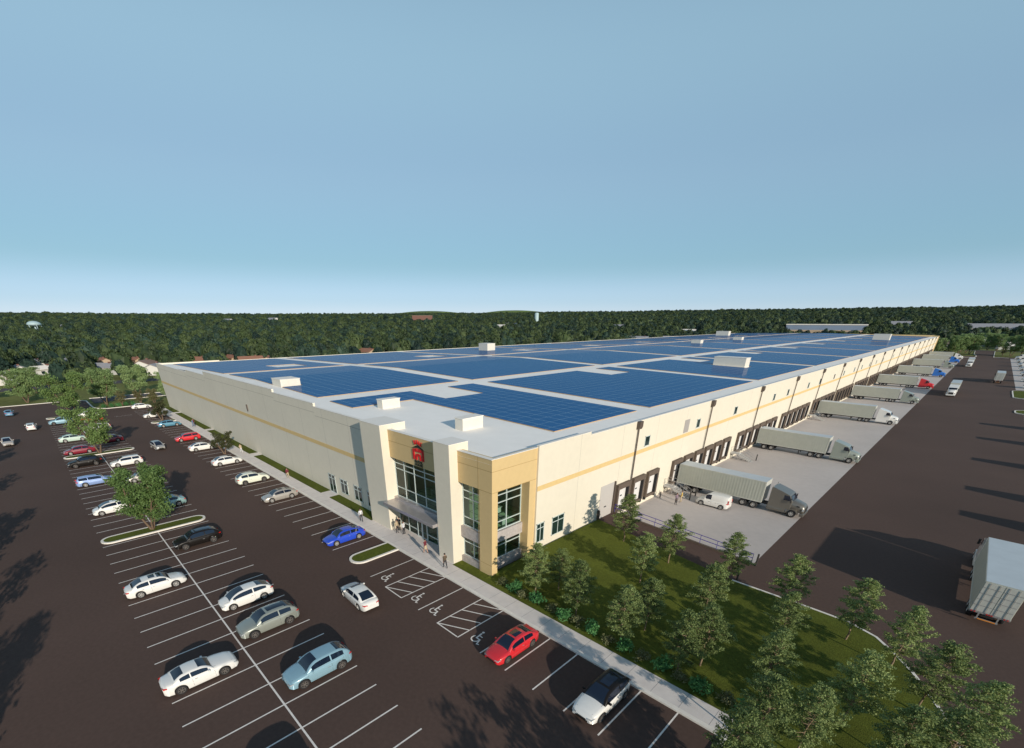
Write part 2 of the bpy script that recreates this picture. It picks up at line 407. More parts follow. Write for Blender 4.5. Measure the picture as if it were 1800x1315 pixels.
# two rounded islands by the trailer row
mk = MB(); mg = MB()
for y0, y1 in ((226, 252), (187, 196)):
    p = arc(61.5, y1 - 3, 2.9, 90, 180) + arc(61.5, y0 + 3, 2.9, 180, 270) + [(90, y0), (90, y1)]
    c = arc(61.5, y1 - 3, 2.6, 90, 180) + arc(61.5, y0 + 3, 2.6, 180, 270) + [(89.7, y0 + .3), (89.7, y1 - .3)]
    mk.grid([[(a[0], a[1], 0), (a[0], a[1], .15), (b[0], b[1], .15), (b[0], b[1], 0)] for a, b in zip(p + [p[0]], c + [c[0]])], closed=True); mg.prism(c, 0, .14)
struct(mk.obj('yard_island_kerb', M_KERB, fix=True)); struct(mg.obj('yard_island_grass', M_GRASS))

# painted markings
W = 2.743; LW = .055
mb = MB(); Z0, Z1 = .004, .008
LN = [0]
def line(a, b, wd=LW):
    LN[0] += 1; Z1 = .006 + .0003 * (LN[0] % 17)
    a = Vector((a[0], a[1])); b = Vector((b[0], b[1])); t = (b - a).normalized(); n = Vector((-t.y, t.x)) * wd
    mb.add([(a.x - n.x, a.y - n.y, Z1), (b.x - n.x, b.y - n.y, Z1), (b.x + n.x, b.y + n.y, Z1), (a.x + n.x, a.y + n.y, Z1)], [(0, 1, 2, 3)])
for k in range(-43, 16):
    x = k * W
    if any(a - .2 < x < b + .2 for a, b in ((-19.4, -16.9), (-69.3, -66.8))): continue
    if x < -119: continue
    line((x, -5.52), (x, -.06)); line((x, .06), (x, 5.52))
for a, b in ((-16.9, 44), (-66.8, -19.4), (-119.5, -69.3)): line((a, 0), (b, 0), .06)
for k in range(-34, 16):
    x = .04 + W * k
    if 4.5 < x < 10: continue
    line((x, 13.22), (x, 18.6))
for k in range(-43, -35): line((.04 + W * k, 13.22), (.04 + W * k, 18.6))
for xa in (13.77, 21.95):
    xb = xa + 2.7
    line((xa, 13.25), (xb, 13.25))
    for d in range(4): line((xa, 13.25 + 1.4 * d), (xb, 14.55 + 1.38 * d))
for k in range(20): line((60.2, 190 - k * 3.4), (72, 190 - k * 3.4))
line((-112, 8), (-112, 12)); 
struct(mb.obj('parking_lines', M_PAINT))
mb = MB()
SG_ = [0]
def wheelchair(cx, cy, s=1.0):
    z = Z1
    def P(x, y): return (cx + x * s, cy + y * s)
    def seg(a, b, wd=.055):
        SG_[0] += 1; z = .007 + .0006 * (SG_[0] % 9)
        a = Vector(P(*a)); b = Vector(P(*b)); t = (b - a).normalized(); n = Vector((-t.y, t.x)) * wd * s; a -= t * wd * s * .6; b += t * wd * s * .6
        mb.add([(a.x - n.x, a.y - n.y, z), (b.x - n.x, b.y - n.y, z), (b.x + n.x, b.y + n.y, z), (a.x + n.x, a.y + n.y, z)], [(0, 1, 2, 3)])
    n = 26; rings = []
    for i in range(n + 1):
        a = R(135 + 230 * i / n); rings.append([(*P(math.cos(a) * .42, math.sin(a) * .42), z), (*P(math.cos(a) * .31, math.sin(a) * .31), z)])
    mb.grid(rings)
    seg((-.10, .78), (-.02, .12), .075); seg((-.02, .12), (.38, .12), .06); seg((.38, .12), (.56, -.42), .06); seg((.56, -.42), (.74, -.36), .05); seg((-.04, .48), (.3, .48), .045)
    mb.add([(*P(-.11 + .12 * math.cos(R(a)), 1.0 + .12 * math.sin(R(a))), z) for a in range(0, 360, 30)], [tuple(range(12))])
for x in (12.2, 17.45, 20.25, 25.85): wheelchair(x + .05, 14.2)
struct(mb.obj('accessible_symbol', M_PAINT))

# ------------------------------------------------------------------ the warehouse
X0, X1, Y0, Y1 = -118.9, 20.1, 22.36, 469.0
def rz(x): return 11.8 + .0185 * (19.9 - x) if x > -49.5 else 11.8 + .0185 * 69.4 - .0185 * (-49.5 - x)
WH = empty('warehouse', (0, 0, 0), 0, 'long beige distribution warehouse with solar roof, ochre entrance corner and dock doors', 'warehouse')
# front wall with stepped parapet
PAR = [(X0, -86.1, 12.15), (-86.1, -71, 12.6), (-71, -31.8, 13.3), (-31.8, -16.8, 12.85), (-16.8, -1.4, 12.4)]
mb = MB()
for a, b, z in PAR: mb.box((a, Y0, 0), (b, Y0 + .3, z))
mb.obj('front_wall', M_WALLF, WH)
mb = MB()
for a, b, z in PAR: mb.box((a, Y0 - .03, z), (b, Y0 + .33, z + .06))
for a, b, z in ((3.0, 12.65, 12.36), (15.1, 19.9, 12.24)): mb.box((a, 21.93, z), (b, 22.4, z + .05))
mb.box((19.75, 28.3, 12.42), (20.13, 37.2, 12.47)); mb.box((19.75, 37.2, 12.1), (20.13, Y1, 12.15)); mb.box((19.6, 22.4, 12.24), (19.93, 28.3, 12.29))
mb.obj('parapet_cap', M_CAPW, WH)
mb = MB(); mb.box((-118.92, Y0 - .025, 6.92), (-1.4, Y0, 7.5)); mb.box((X1, 28.3, 7.75), (X1 + .025, Y1, 8.27))
mb.obj('ochre_stripe', M_YEL2, WH)
mb = MB()
for a, b, z in PAR: mb.box((a, Y0 - .012, z - 1.25), (b, Y0 - .002, z - 1.2))
mb.obj('reveal_joint', mat('joint_beige', (.42, .38, .31), .9), WH)
# dock wall
mb = MB(); mb.box((19.8, 28.3, 0), (X1, 37.2, 12.42)); mb.box((19.8, 37.2, 0), (X1, Y1, 12.1)); mb.obj('dock_wall', M_WALLD, WH)
mb = MB(); mb.box((X0, Y0 + .3, 0), (X0 + .3, Y1, 11.9)); mb.box((X0, 22.7, 11.9), (X0 + .3, 39, 12.15)); mb.box((X0 + .3, Y1 - .3, 0), (19.8, Y1, 11.9)); mb.obj('rear_wall', M_WALL, WH)
mb = MB(); mb.box((17.3, Y1 - .45, 0), (X1 + .06, Y1 + .06, 12.6)); mb.box((X1, Y1 - 9, 0), (X1 + .05, Y1 - .4, 12.3)); mb.box((-40, Y1 - .31, 11.95), (17.3, Y1 + .04, 12.9)); mb.obj('ochre_far_corner', M_YEL, WH)
# roof
mb = MB(); ys = [Y0 + .3, 60, 150, 300, Y1 - .3]
mb.grid([[(X0 + .3, y, rz(X0)), (-49.5, y, rz(-49.5)), (19.8, y, rz(19.8))] for y in ys])
mb.obj('roof', M_ROOF, WH)
mb = MB(); mb.grid([[(x, y, rz(19.8) - .002) for y in (21.95, 22.66)] for x in (-1.3, 19.85)]); mb.obj('entrance_roof', M_ROOF, WH)
# white piers
for a, b in ((-1.4, 2.95), (12.65, 15.1)):
    mb = MB(); mb.box((a, 20.95, 0), (b, 24.4 if a < 0 else 23.4, 12.88)); bevel(mb.obj('entrance_pier', M_WALL, WH), .02)
    mb = MB(); mb.box((a - .02, 20.93, 12.88), (b + .02, 24.42 if a < 0 else 23.42, 12.93)); mb.obj('pier_cap', M_CAPW, WH)
# ochre panels above glass, corner piers
mb = MB(); mb.box((2.95, 21.95, 9.2), (12.65, 22.4, 12.36)); mb.obj('ochre_sign_panel', M_YEL, WH)
mb = MB()
mb.box((15.1, 21.98, 9.1), (19.9, 22.7, 12.24)); mb.box((18.15, 21.98, 0), (19.9, 22.75, 9.1))
mb.box((19.35, 22.7, 9.1), (19.9, 28.3, 12.24)); mb.box((18.6, 27.3, 0), (19.9, 28.32, 9.1)); mb.box((18.7, 22.7, 9.1), (19.35, 28.3, 9.6))
mb.obj('ochre_corner', M_YEL, WH)
mb = MB()
jm = mat('joint_ochre', (.40, .27, .11), .9)
for z in (11.1,): mb.box((2.95, 21.94, z), (12.65, 21.952, z + .05)); mb.box((15.1, 21.97, z), (19.9, 21.982, z + .05))
mb.box((18.0, 21.97, 0), (18.04, 21.982, 12.2)); mb.box((18.15, 21.97, 9.05), (19.9, 21.982, 9.1)); mb.box((19.9, 22.0, 9.06), (19.91, 28.3, 9.1)); mb.box((19.9, 22.0, 11.1), (19.91, 28.3, 11.14))
mb.box((18.15, 21.97, 1.3), (19.9, 21.982, 1.34))
mb.obj('panel_joint', jm, WH)
# stone bands and bases
mb = MB(); mb.box((15.1, 22.12, 3.1), (18.15, 22.6, 4.3)); mb.box((15.1, 22.12, 0), (18.15, 22.6, .8))
mb.box((18.75, 22.75, 3.15), (19.1, 27.3, 4.35)); mb.box((18.75, 22.75, 0), (19.1, 27.3, 1.15)); mb.obj('stone_band', M_STONE, WH)
# storefront glazing
def glazing(name, origin, ux, width, z0, z1, vs, hs, parent, depth=.12, doors=()):
    """ux: unit vector along the wall; frame bars stand proud of the pane."""
    ox, oy = origin; nx, ny = ux[1], -ux[0]
    fr = MB(); gl = MB()
    def bx(mb, s0, s1, za, zb, d0, d1):
        a = (ox + ux[0] * s0 + nx * d0, oy + ux[1] * s0 + ny * d0, za); b = (ox + ux[0] * s1 + nx * d1, oy + ux[1] * s1 + ny * d1, zb); mb.box(a, b)
    f = .045
    for s in [0 + f, width - f] + list(vs): bx(fr, s - f, s + f, z0, z1, 0, depth)
    for z in [z0 + f, z1 - f] + list(hs): bx(fr, 0, width, z - f, z + f, .002, depth - .003)
    d0 = depth * .4; q = [(ox + ux[0] * a + nx * d0, oy + ux[1] * a + ny * d0, z) for a, z in ((.01, z0), (width - .01, z0), (width - .01, z1), (.01, z1))]; gl.add(q, [(0, 1, 2, 3)])
    fo = fr.obj(name, M_MULL, parent); g = gl.obj('pane', M_GLASS, fo); return fo
glazing('entrance_glazing', (2.96, 22.55), (1, 0), 9.68, 4.35, 9.19, (1.9, 3.85, 5.85, 7.8), (5.55, 7.85, 8.5), WH)
glazing('entrance_glazing', (2.96, 22.55), (1, 0), 9.68, .05, 4.0, (1.9, 3.7, 5.65, 7.6), (.9, 2.45), WH)
glazing('entrance_glazing', (15.11, 22.58), (1, 0), 3.03, 4.3, 9.1, (1.6,), (5.3, 7.4, 8.2), WH)
glazing('entrance_glazing', (15.11, 22.58), (1, 0), 3.03, .8, 3.1, (1.6,), (2.45,), WH)
glazing('entrance_glazing', (18.72, 22.76), (0, 1), 4.53, 4.35, 9.1, (2.35,), (5.3, 7.35, 8.15), WH)
glazing('entrance_glazing', (18.72, 22.76), (0, 1), 4.53, 1.15, 3.15, (2.35,), (2.6,), WH)
# entrance doors
for a in (6.75, 7.72):
    d = MB(); d.box((a, 22.36, .06), (a + .1, 22.44, 2.4)); d.box((a + .84, 22.36, .06), (a + .94, 22.44, 2.4)); d.box((a + .1, 22.365, .06), (a + .84, 22.435, .26)); d.box((a + .1, 22.365, 2.28), (a + .84, 22.435, 2.4))
    do = d.obj('entrance_door', M_MULL, WH); g = MB(); g.add([(a + .1, 22.4, .26), (a + .84, 22.4, .26), (a + .84, 22.4, 2.28), (a + .1, 22.4, 2.28)], [(0, 1, 2, 3)]); g.obj('pane', M_GLASS, do)
    hb = MB(); hx = a + .16 if a > 7 else a + .78; hb.tube((hx, 22.32, .9), (hx, 22.32, 1.4), .015); hb.obj('handle', M_GALV, do)
# interior seen through the glass
mi_floor = bpy.data.materials.new('office_floor'); mi_floor.use_nodes = True
n_ = mi_floor.node_tree.nodes; l_ = mi_floor.node_tree.links; br = n_.new('ShaderNodeTexBrick'); tc_ = n_.new('ShaderNodeTexCoord'); l_.new(tc_.outputs['Object'], br.inputs[0])
br.offset = 0; br.inputs['Scale'].default_value = .55; br.inputs['Color1'].default_value = (.50, .66, .46, 1); br.inputs['Color2'].default_value = (.44, .60, .42, 1); br.inputs['Mortar'].default_value = (.03, .04, .035, 1); br.inputs['Mortar Size'].default_value = .02
br.inputs['Brick Width'].default_value = 1.0; br.inputs['Row Height'].default_value = 1.0
l_.new(br.outputs[0], n_['Principled BSDF'].inputs['Base Color'])
mb = MB(); mb.box((2.96, 22.75, 4.05), (18.6, 30, 4.2)); mb.box((2.96, 22.75, .0), (18.6, 30, .06)); mb.obj('office_floor', mi_floor, WH)
mb = MB(); mb.box((2.9, 30, 0), (19.7, 30.2, 11.4)); mb.box((2.75, 24.45, 0), (2.95, 30, 11.4)); mb.box((2.95, 22.95, 9.25), (18.6, 30, 9.35)); mb.obj('office_wall', mat('office_wall', (.42, .34, .25), .8), WH)
for x, y in ((5.5, 25.5), (9.5, 26), (16.5, 25.2), (14, 27)):
    mb = MB(); mb.box((x, y, 4.9), (x + 1.6, y + .8, 4.95)); mb.box((x + .1, y + .1, 4.2), (x + .2, y + .7, 4.9)); mb.box((x + 1.4, y + .1, 4.2), (x + 1.5, y + .7, 4.9))
    mb.obj('desk', mat('desk_top', (.45, .5, .46), .5), WH)
# canopy
mb = MB(); mb.box((2.97, 20.3, 3.68), (12.63, 22.42, 4.05)); cn = mb.obj('entrance_canopy', M_STEEL, WH); bevel(cn, .02)
mb = MB(); mb.box((2.97, 21.95, 4.05), (12.63, 22.42, 4.34)); mb.obj('canopy_upstand', M_STEEL, cn)
# sign: crown, house and two words
def text_obj(txt, size, loc, mat_, parent, ext=.03):
    c = bpy.data.curves.new('sign_lettering', 'FONT'); c.body = txt; c.size = size; c.extrude = ext; c.align_x = 'CENTER'
    c.materials.append(mat_); o = bpy.data.objects.new('sign_lettering', c); COL.objects.link(o)
    dg = bpy.context.evaluated_depsgraph_get(); me = bpy.data.meshes.new_from_object(o.evaluated_get(dg)); bpy.data.objects.remove(o)
    o = bpy.data.objects.new('sign_lettering', me); COL.objects.link(o); o.location = loc; o.rotation_euler = (R(90), 0, 0); o.parent = parent; return o
SG = MB(); sx, sy = 8.72, 21.84
def fx(pts, mi=0, t=.1): SG.add([(sx + x, sy + t, z) for x, z in pts] + [(sx + x, sy, z) for x, z in pts], [tuple(range(len(pts) - 1, -1, -1)), tuple(range(len(pts), 2 * len(pts)))] + [(i, (i + 1) % len(pts), (i + 1) % len(pts) + len(pts), i + len(pts)) for i in range(len(pts))], mi)
fx([(-.95, 11.1), (-.68, 11.15), (-.68, 9.98), (-.95, 9.98)]); fx([(.68, 11.15), (.95, 11.1), (.95, 9.98), (.68, 9.98)])
fx([(-.68, 11.15), (-.15, 11.25), (-.15, 10.88), (-.68, 10.88)]); fx([(.15, 11.25), (.68, 11.15), (.68, 10.88), (.15, 10.88)]); fx([(-.15, 11.0), (.15, 11.0), (.15, 10.88), (-.15, 10.88)])
ar = [(.47 * math.cos(R(a)), 10.38 + .3 * math.sin(R(a))) for a in range(180, -1, -15)]; ai = [(.22 * math.cos(R(a)), 10.32 + .14 * math.sin(R(a))) for a in range(0, 181, 15)]
fx([(-.47, 9.98)] + ar + [(.47, 9.98), (.22, 9.98)] + ai + [(-.22, 9.98)])
fx([(-1.0, 11.2), (0, 11.36), (1.0, 11.2), (0, 11.62)], 1)
for cx_, cz_, dx_ in ((-.5, 11.66, -.2), (-.26, 11.74, -.09), (0, 11.80, 0), (.26, 11.74, .09), (.5, 11.66, .2)):
    fx([(cx_ - .045, cz_ - .02), (cx_ + dx_, cz_ + .36), (cx_ + .045, cz_ - .02)])
fx([(-.6, 11.56), (0, 11.76), (0, 11.83), (-.62, 11.64)]); fx([(0, 11.76), (.6, 11.56), (.62, 11.64), (0, 11.83)])
sg = SG.obj('entrance_sign', [M_RED, M_SBLK], WH)
text_obj('ROYAL', .42, (sx, sy + .04, 9.64), M_SBLK, sg); text_obj('HOUSE', .42, (sx, sy + .04, 9.3), M_SBLK, sg)

# punched windows and doors
def punched(x0, x1, z0, z1, y, parent, door=False):
    o = MB(); o.box((x0, y - .05, z0), (x0 + .1, y + .0, z1)); o.box((x1 - .1, y - .05, z0), (x1, y, z1)); o.box((x0, y - .05, z1 - .1), (x1, y, z1)); o.box((x0, y - .05, z0), (x1, y, z0 + .1))
    xm = (x0 + x1) / 2; o.box((xm - .05, y - .052, z0), (xm + .05, y - .001, z1)); zt = z1 - .6; o.box((x0, y - .053, zt - .05), (x1, y - .002, zt + .05))
    w_ = o.obj('glazed_door' if door else 'window', M_MULL, parent); g = MB(); g.box((x0 + .1, y - .03, z0 + .1), (x1 - .1, y - .012, z1 - .1)); g.obj('pane', M_DKGL, w_)
punched(-15.7, -13.6, .12, 3.0, Y0 - .005, WH, True)
for a, b in ((-12.0, -9.9), (-8.05, -5.9), (-4.5, -2.35)): punched(a, b, .82, 3.0, Y0 - .005, WH)
def punched_d(y0, y1, z0, z1, mid=True):
    x = X1 + .003; o = MB(); o.box((x, y0, z0), (x + .05, y0 + .09, z1)); o.box((x, y1 - .09, z0), (x + .05, y1, z1)); o.box((x, y0, z1 - .09), (x + .05, y1, z1)); o.box((x, y0, z0), (x + .05, y1, z0 + .09))
    if mid: ym = (y0 + y1) / 2; o.box((x + .001, ym - .045, z0), (x + .052, ym + .045, z1)); o.box((x + .002, y0, z1 - .65), (x + .053, y1, z1 - .56))
    w_ = o.obj('window', M_MULL, WH); g = MB(); g.box((x + .012, y0 + .09, z0 + .09), (x + .03, y1 - .09, z1 - .09)); g.obj('pane', M_DKGL, w_)
punched_d(28.45, 29.75, 1.75, 4.0); punched_d(31.1, 33.3, 1.75, 4.0)
# clerestory windows
cw = [(49.9, 51.2), (65.8, 67.05), (81.2, 82.6), (102.5, 103.8), (112, 113.3), (128.5, 129.8), (139.5, 140.8), (155, 156.3), (167, 168.3), (182, 183.3), (194, 195.3), (208, 209.3), (221, 222.3), (236, 237.3), (262, 263.3), (289, 290.3), (316, 317.3), (343, 344.3)]
for a, b in cw: punched_d(a, b, 8.5, 9.85, False)
mb = MB(); mb.box((X1, 61.5, 8.42), (X1 + .04, 63.1, 10.3)); mb.obj('wall_louvre', mat('louvre_grey', (.36, .33, .31), .7), WH)
mb = MB(); mb.box((-46.2, Y0 - .16, 8.1), (-45.9, Y0, 9.3)); mb.obj('wall_lamp', M_DSP, WH)
# drive-in door
mb = MB(); mb.box((X1, 40.55, .9), (X1 + .03, 43.55, 5.2)); dd = mb.obj('drive_in_door', mat('door_grey', (.50, .47, .44), .5), WH); mb = MB(); mb.box((X1 + .03, 41.7, 2.2), (X1 + .045, 42.2, 2.35)); mb.obj('door_window', M_BLACK, dd)
mb = MB(); mb.box((X1, 43.55, .9), (X1 + .22, 43.75, 5.25)); mb.obj('door_jamb', M_DSP, WH)
mb = MB(); mb.box((X1, 40.3, 1), (X1 + .3, 40.5, 2.2)); mb.obj('door_guard', M_DSP, WH)
# dock doors: one built, the rest copied
dm = MB(); dm.box((.0, .37, 1.15), (.03, 2.72, 4.0)); DOOR = dm.obj('dock_door', M_DOORW, WH)
sm = MB(); sm.box((.002, 0, 3.95), (.42, 3.1, 4.62)); sm.box((.002, 0, 1.0), (.42, .36, 3.95)); sm.box((.002, 2.74, 1.0), (.42, 3.1, 3.95)); sm.box((.002, .42, .78), (.35, 2.68, 1.12))
SEAL = sm.obj('dock_seal', M_SEAL, DOOR); bevel(SEAL, .03)
vm = MB(); vm.box((.03, 1.25, 2.75), (.045, 1.75, 2.92)); VIS = vm.obj('door_window', M_BLACK, DOOR)
bm_ = MB(); bm_.box((.002, .05, .55), (.3, .38, .99)); BMP = bm_.obj('dock_bumper', M_BLACK, DOOR)
bm_ = MB(); bm_.box((.002, 2.72, .55), (.3, 3.05, .99)); BMP2 = bm_.obj('dock_bumper', M_BLACK, DOOR)
bm_ = MB(); bm_.box((.06, 2.52, 1.15), (.40, 2.738, 3.94)); BMP3 = bm_.obj('side_pad', M_BLACK, DOOR)
starts = [44.1, 48.0, 51.95]
for g in range(15):
    for k in range(6): starts.append(59.6 + 26.55 * g + 3.9 * k)
DOOR.location = (X1, starts[0], 0)
for s in starts[1:]:
    d = DOOR.copy(); COL.objects.link(d); d.parent = WH; d.location = (X1, s, 0)
    for ch in (SEAL, VIS, BMP, BMP2, BMP3):
        c = ch.copy(); COL.objects.link(c); c.parent = d
# downspouts with conductor heads
dm = MB(); dm.tube((.18, 0, .2), (.18, 0, 11.3), .09, n=8); DS = dm.obj('downspout', M_DSP, WH)
hm = MB(); hm.sideprism([(.02, 11.2), (.34, 11.2), (.46, 11.5), (.46, 12.15), (.02, 12.15)], -.4, .4); HD = hm.obj('conductor_head', M_DSP, DS)
dsy = [47.6 + 23.35 * i for i in range(19)]
DS.location = (X1, 47.55, 0)
for y in dsy[1:]:
    d = DS.copy(); COL.objects.link(d); d.parent = WH; d.location = (X1, y - (.6 if y > 60 else 0), 0); c = HD.copy(); COL.objects.link(c); c.parent = d

# rooftop: solar arrays
ORD = ['first', 'second', 'third', 'fourth', 'fifth', 'sixth', 'seventh', 'eighth', 'ninth', 'tenth', 'eleventh', 'twelfth', 'thirteenth', 'fourteenth', 'fifteenth', 'sixteenth', 'seventeenth', 'eighteenth', 'nineteenth', 'twentieth']
def slab(mb, x0, x1, y0, y1, z0, z1, mi):
    xs = [x0] + ([-49.5] if x0 < -49.5 < x1 else []) + [x1]
    for a, b in zip(xs, xs[1:]):
        mb.add([(a, y0, rz(a) + z0), (b, y0, rz(b) + z0), (b, y1, rz(b) + z0), (a, y1, rz(a) + z0), (a, y0, rz(a) + z1), (b, y0, rz(b) + z1), (b, y1, rz(b) + z1), (a, y1, rz(a) + z1)],
               [(0, 3, 2, 1), (4, 5, 6, 7), (0, 1, 5, 4), (1, 2, 6, 5), (2, 3, 7, 6), (3, 0, 4, 7)], mi)
def array(rects, label, holes=()):
    # cut holes by splitting
    out = list(rects)
    for hx0, hx1, hy0, hy1 in holes:
        nw = []
        for x0, x1, y0, y1 in out:
            if hx0 >= x1 or hx1 <= x0 or hy0 >= y1 or hy1 <= y0: nw.append((x0, x1, y0, y1)); continue
            if y0 < hy0: nw.append((x0, x1, y0, hy0))
            if hy1 < y1: nw.append((x0, x1, hy1, y1))
            ya, yb = max(y0, hy0), min(y1, hy1)
            if x0 < hx0: nw.append((x0, hx0, ya, yb))
            if hx1 < x1: nw.append((hx1, x1, ya, yb))
        out = nw
    mb = MB()
    for q in out: slab(mb, *q, .02, .10, 1)
    mb2 = MB()
    e = empty('solar_array', (rects[0][0], rects[0][2], 0), 0, label, 'solar panels', 'solar panel blocks on the warehouse roof')
    for q in out: slab(mb2, q[0] + .03, q[1] - .03, q[2] + .03, q[3] - .03, .08, .125, 0)
    a = mb2.obj('solar_panel', M_SOLAR, e); b = mb.obj('array_frame', [M_TRIM, M_TRIM], e)
    for o in (a, b): o.location = (-rects[0][0], -rects[0][2], 0)
rows = [(58.6, 101.7)] + [(105.4 + 46.8 * i, 148.5 + 46.8 * i) for i in range(7)] + [(433.2, 465)]
colname = ['dock-side column', 'middle column', 'far column']
array([(-18.6, 15.8, 36.1, 54.7), (-18.6, -11.8, 25.8, 36.1)], 'L-shaped blue solar block behind the entrance roof, nearest the dock corner', [(-18.7, -9.2, 40.4, 48.6), (-19, -8.0, 28.4, 32.0) if False else (99, 100, 0, 1)])
array([(-65, -22.8, 25.9, 54.7)], 'blue solar block at the front edge of the roof, middle column', [(-41, -36.4, 25, 29.6)])
array([(-115.5, -68.6, 25.9, 54.7)], 'blue solar block at the front far-left corner of the roof', [(-84, -75.8, 40.4, 48.2)])
for i, (a, b) in enumerate(rows):
    hole = [(-18.7, -9.2, b - 13.9, b - 5.8)]
    if i == 1: hole.append((-4.0, 5.2, 129.0, 133.2))
    array([(-18.6, 15.8, a, b)], 'blue solar block, %s from the entrance in the dock-side column' % ORD[i + 1], hole if i < 8 else ())
    array([(-65, -22.8, a, b)], 'blue solar block, %s from the front edge in the middle column' % ORD[i + 1], ())
    array([(-115.5, -68.6, a, b)], 'blue solar block, %s from the front edge in the far column' % ORD[i + 1], [(-84, -75.8, b - 13.9, b - 5.8)] if i < 8 else ())
# rooftop units
def unit(x0, x1, y0, y1, h, label):
    e = empty('rooftop_unit', ((x0 + x1) / 2, (y0 + y1) / 2, rz((x0 + x1) / 2)), 0, label, 'rooftop unit', 'white ventilation units on the roof')
    wx, wy = (x1 - x0) / 2, (y1 - y0) / 2
    mb = MB(); mb.box((-wx, -wy, -.1), (wx, wy, h)); bevel(mb.obj('housing', M_UNIT, e), .04)
    mb = MB(); mb.box((-wx - .06, -wy - .06, h), (wx + .06, wy + .06, h + .07)); mb.obj('lid', M_CAPW, e)
    mb = MB()
    for k in range(6): mb.box((wx, -wy * .7, .3 + k * .14), (wx + .02, wy * .7, .36 + k * .14))
    mb.obj('louvre', M_UNIT, e)
unit(7.1, 8.5, 28.5, 31.7, 1.3, 'white box unit on the roof behind the ochre corner, nearest the corner')
unit(-9.9, -8.5, 28.6, 31.5, 1.15, 'small white box unit on the roof between entrance tower and solar panels')
unit(-40.4, -36.5, 25.8, 29.3, 1.2, 'white box unit at the front roof edge cut into a solar block')
unit(-94, -89, 126.5, 130.7, 2.6, 'white box unit standing on the far side roof against the woods')
unit(-3.6, 4.6, 129.6, 132.8, 2.2, 'long white unit in the dock-side solar column casting a reflection')
unit(-52.5, -48, 226, 229, 1.5, 'small white unit on the distant roof, nearest of two small ones')
unit(-52.5, -48, 279, 282, 1.5, 'small white unit on the distant roof, farther of two small ones')
unit(-99, -90, 374, 378, 3.0, 'large white unit on the far side of the distant roof')
unit(-3, 5, 363, 367, 3.2, 'large white unit on the distant roof near the dock edge')

# ------------------------------------------------------------------ dock stairs, railing, bollards
M_STAIR = mat('stair_paint', (.50, .49, .47), .6)
def stairs(y, label):
    e = empty('dock_stairs', (20.1, y, 0), 0, label, 'stairs', 'steel stairs between the dock door groups')
    mb = MB(); mb.box((0.02, -.62, 1.0), (1.5, .62, 1.2)); mb.obj('landing', M_STAIR, e)
    mb = MB()
    for s in (-.6, .56): mb.add([(1.5, s, 1.2), (3.9, s, .05), (3.9, s, -.0), (3.6, s, 0), (1.5, s, .82), (1.5, s + .04, 1.2), (3.9, s + .04, .05), (3.9, s + .04, 0), (3.6, s + .04, 0), (1.5, s + .04, .82)],
                                 [(0, 1, 2, 3, 4), (9, 8, 7, 6, 5), (0, 5, 6, 1), (1, 6, 7, 2), (3, 8, 9, 4), (4, 9, 5, 0)])
    mb.obj('stringer', M_STAIR, e)
    mb = MB()
    for k in range(7): mb.box((1.55 + k * .33, -.56, 1.0 - k * .165), (1.85 + k * .33, .56, 1.03 - k * .165))
    mb.obj('tread', M_STAIR, e)
    for s in (-.58, .58):
        mb = MB(); r = .025
        for zz in (.55, 1.05): mb.tube((.1, s, 1.2 + zz), (1.5, s, 1.2 + zz), r); mb.tube((1.5, s, 1.2 + zz), (3.85, s, .08 + zz), r)
        for x, zb in ((.1, 1.2), (1.5, 1.2), (2.65, .65), (3.85, .05)): mb.tube((x, s, zb), (x, s, zb + 1.05), r)
        mb.obj('handrail', M_GALV, e)
    for s in (-.5, .5):
        mb = MB(); mb.tube((1.4, s, 0), (1.4, s, 1.12), .05); mb.obj('post', M_GALV, e)
for i, y in enumerate((58.7, 85.3, 138.5, 191.5, 244.6)):
    stairs(y, 'grey steel dock stairs with handrails, %s set from the drive-in door' % ORD[i])
def bollard(x, y, label, h=1.15):
    mb = MB(); mb.tube((0, 0, 0), (0, 0, h), .09, n=12); mb.tube((0, 0, h), (0, 0, h + .04), .09, .03, n=12)
    o = mb.obj('bollard', M_CLAD, None); o.location = (x, y, 0); tag(o, label, 'bollard', 'dark bollards in the dock yard')
bollard(24.3, 60.2, 'dark bollard at the foot of the nearest dock stairs'); bollard(24.4, 58.0, 'dark bollard in front of the nearest dock stairs')
bollard(24.2, 86.8, 'dark bollard beside the second dock stairs'); bollard(20.9, 55.9, 'short bollard by the wall before the nearest stairs', .9)
bollard(37.9, 43.9, 'brown post at the yard end of the violet railing', 1.4); bollard(37.6, 39.3, 'dark post at the lawn corner by the ramp kerb', 1.3)
RL = empty('ramp_railing', (20.3, 44.0, 0), 0, 'violet two-bar pipe railing along the ramp edge above the dock yard', 'railing')
mb = MB(); rings = []
for i in range(2):
    x = 17.15 * i; z = .88 * (1 - x / 17.4); rings.append([(x, -.12, 0), (x, -.12, z + .2), (x, .12, z + .2), (x, .12, 0)])
mb.grid(rings, closed=True); mb.obj('kerb_wall', M_SEAL, RL, fix=True)
mb = MB()
for h in (.72, 1.2): mb.tube((.1, 0, .88 + h), (17.1, 0, .02 + h), .042, n=6)
mb.obj('rail', M_RAILP, RL)
for k in range(10):
    x = .1 + 17.0 * k / 9; z = .88 * (1 - x / 17.4) + .15
    mb = MB(); mb.tube((x, 0, z), (x, 0, z + 1.06), .03, n=6); mb.obj('post', M_RAILP, RL)

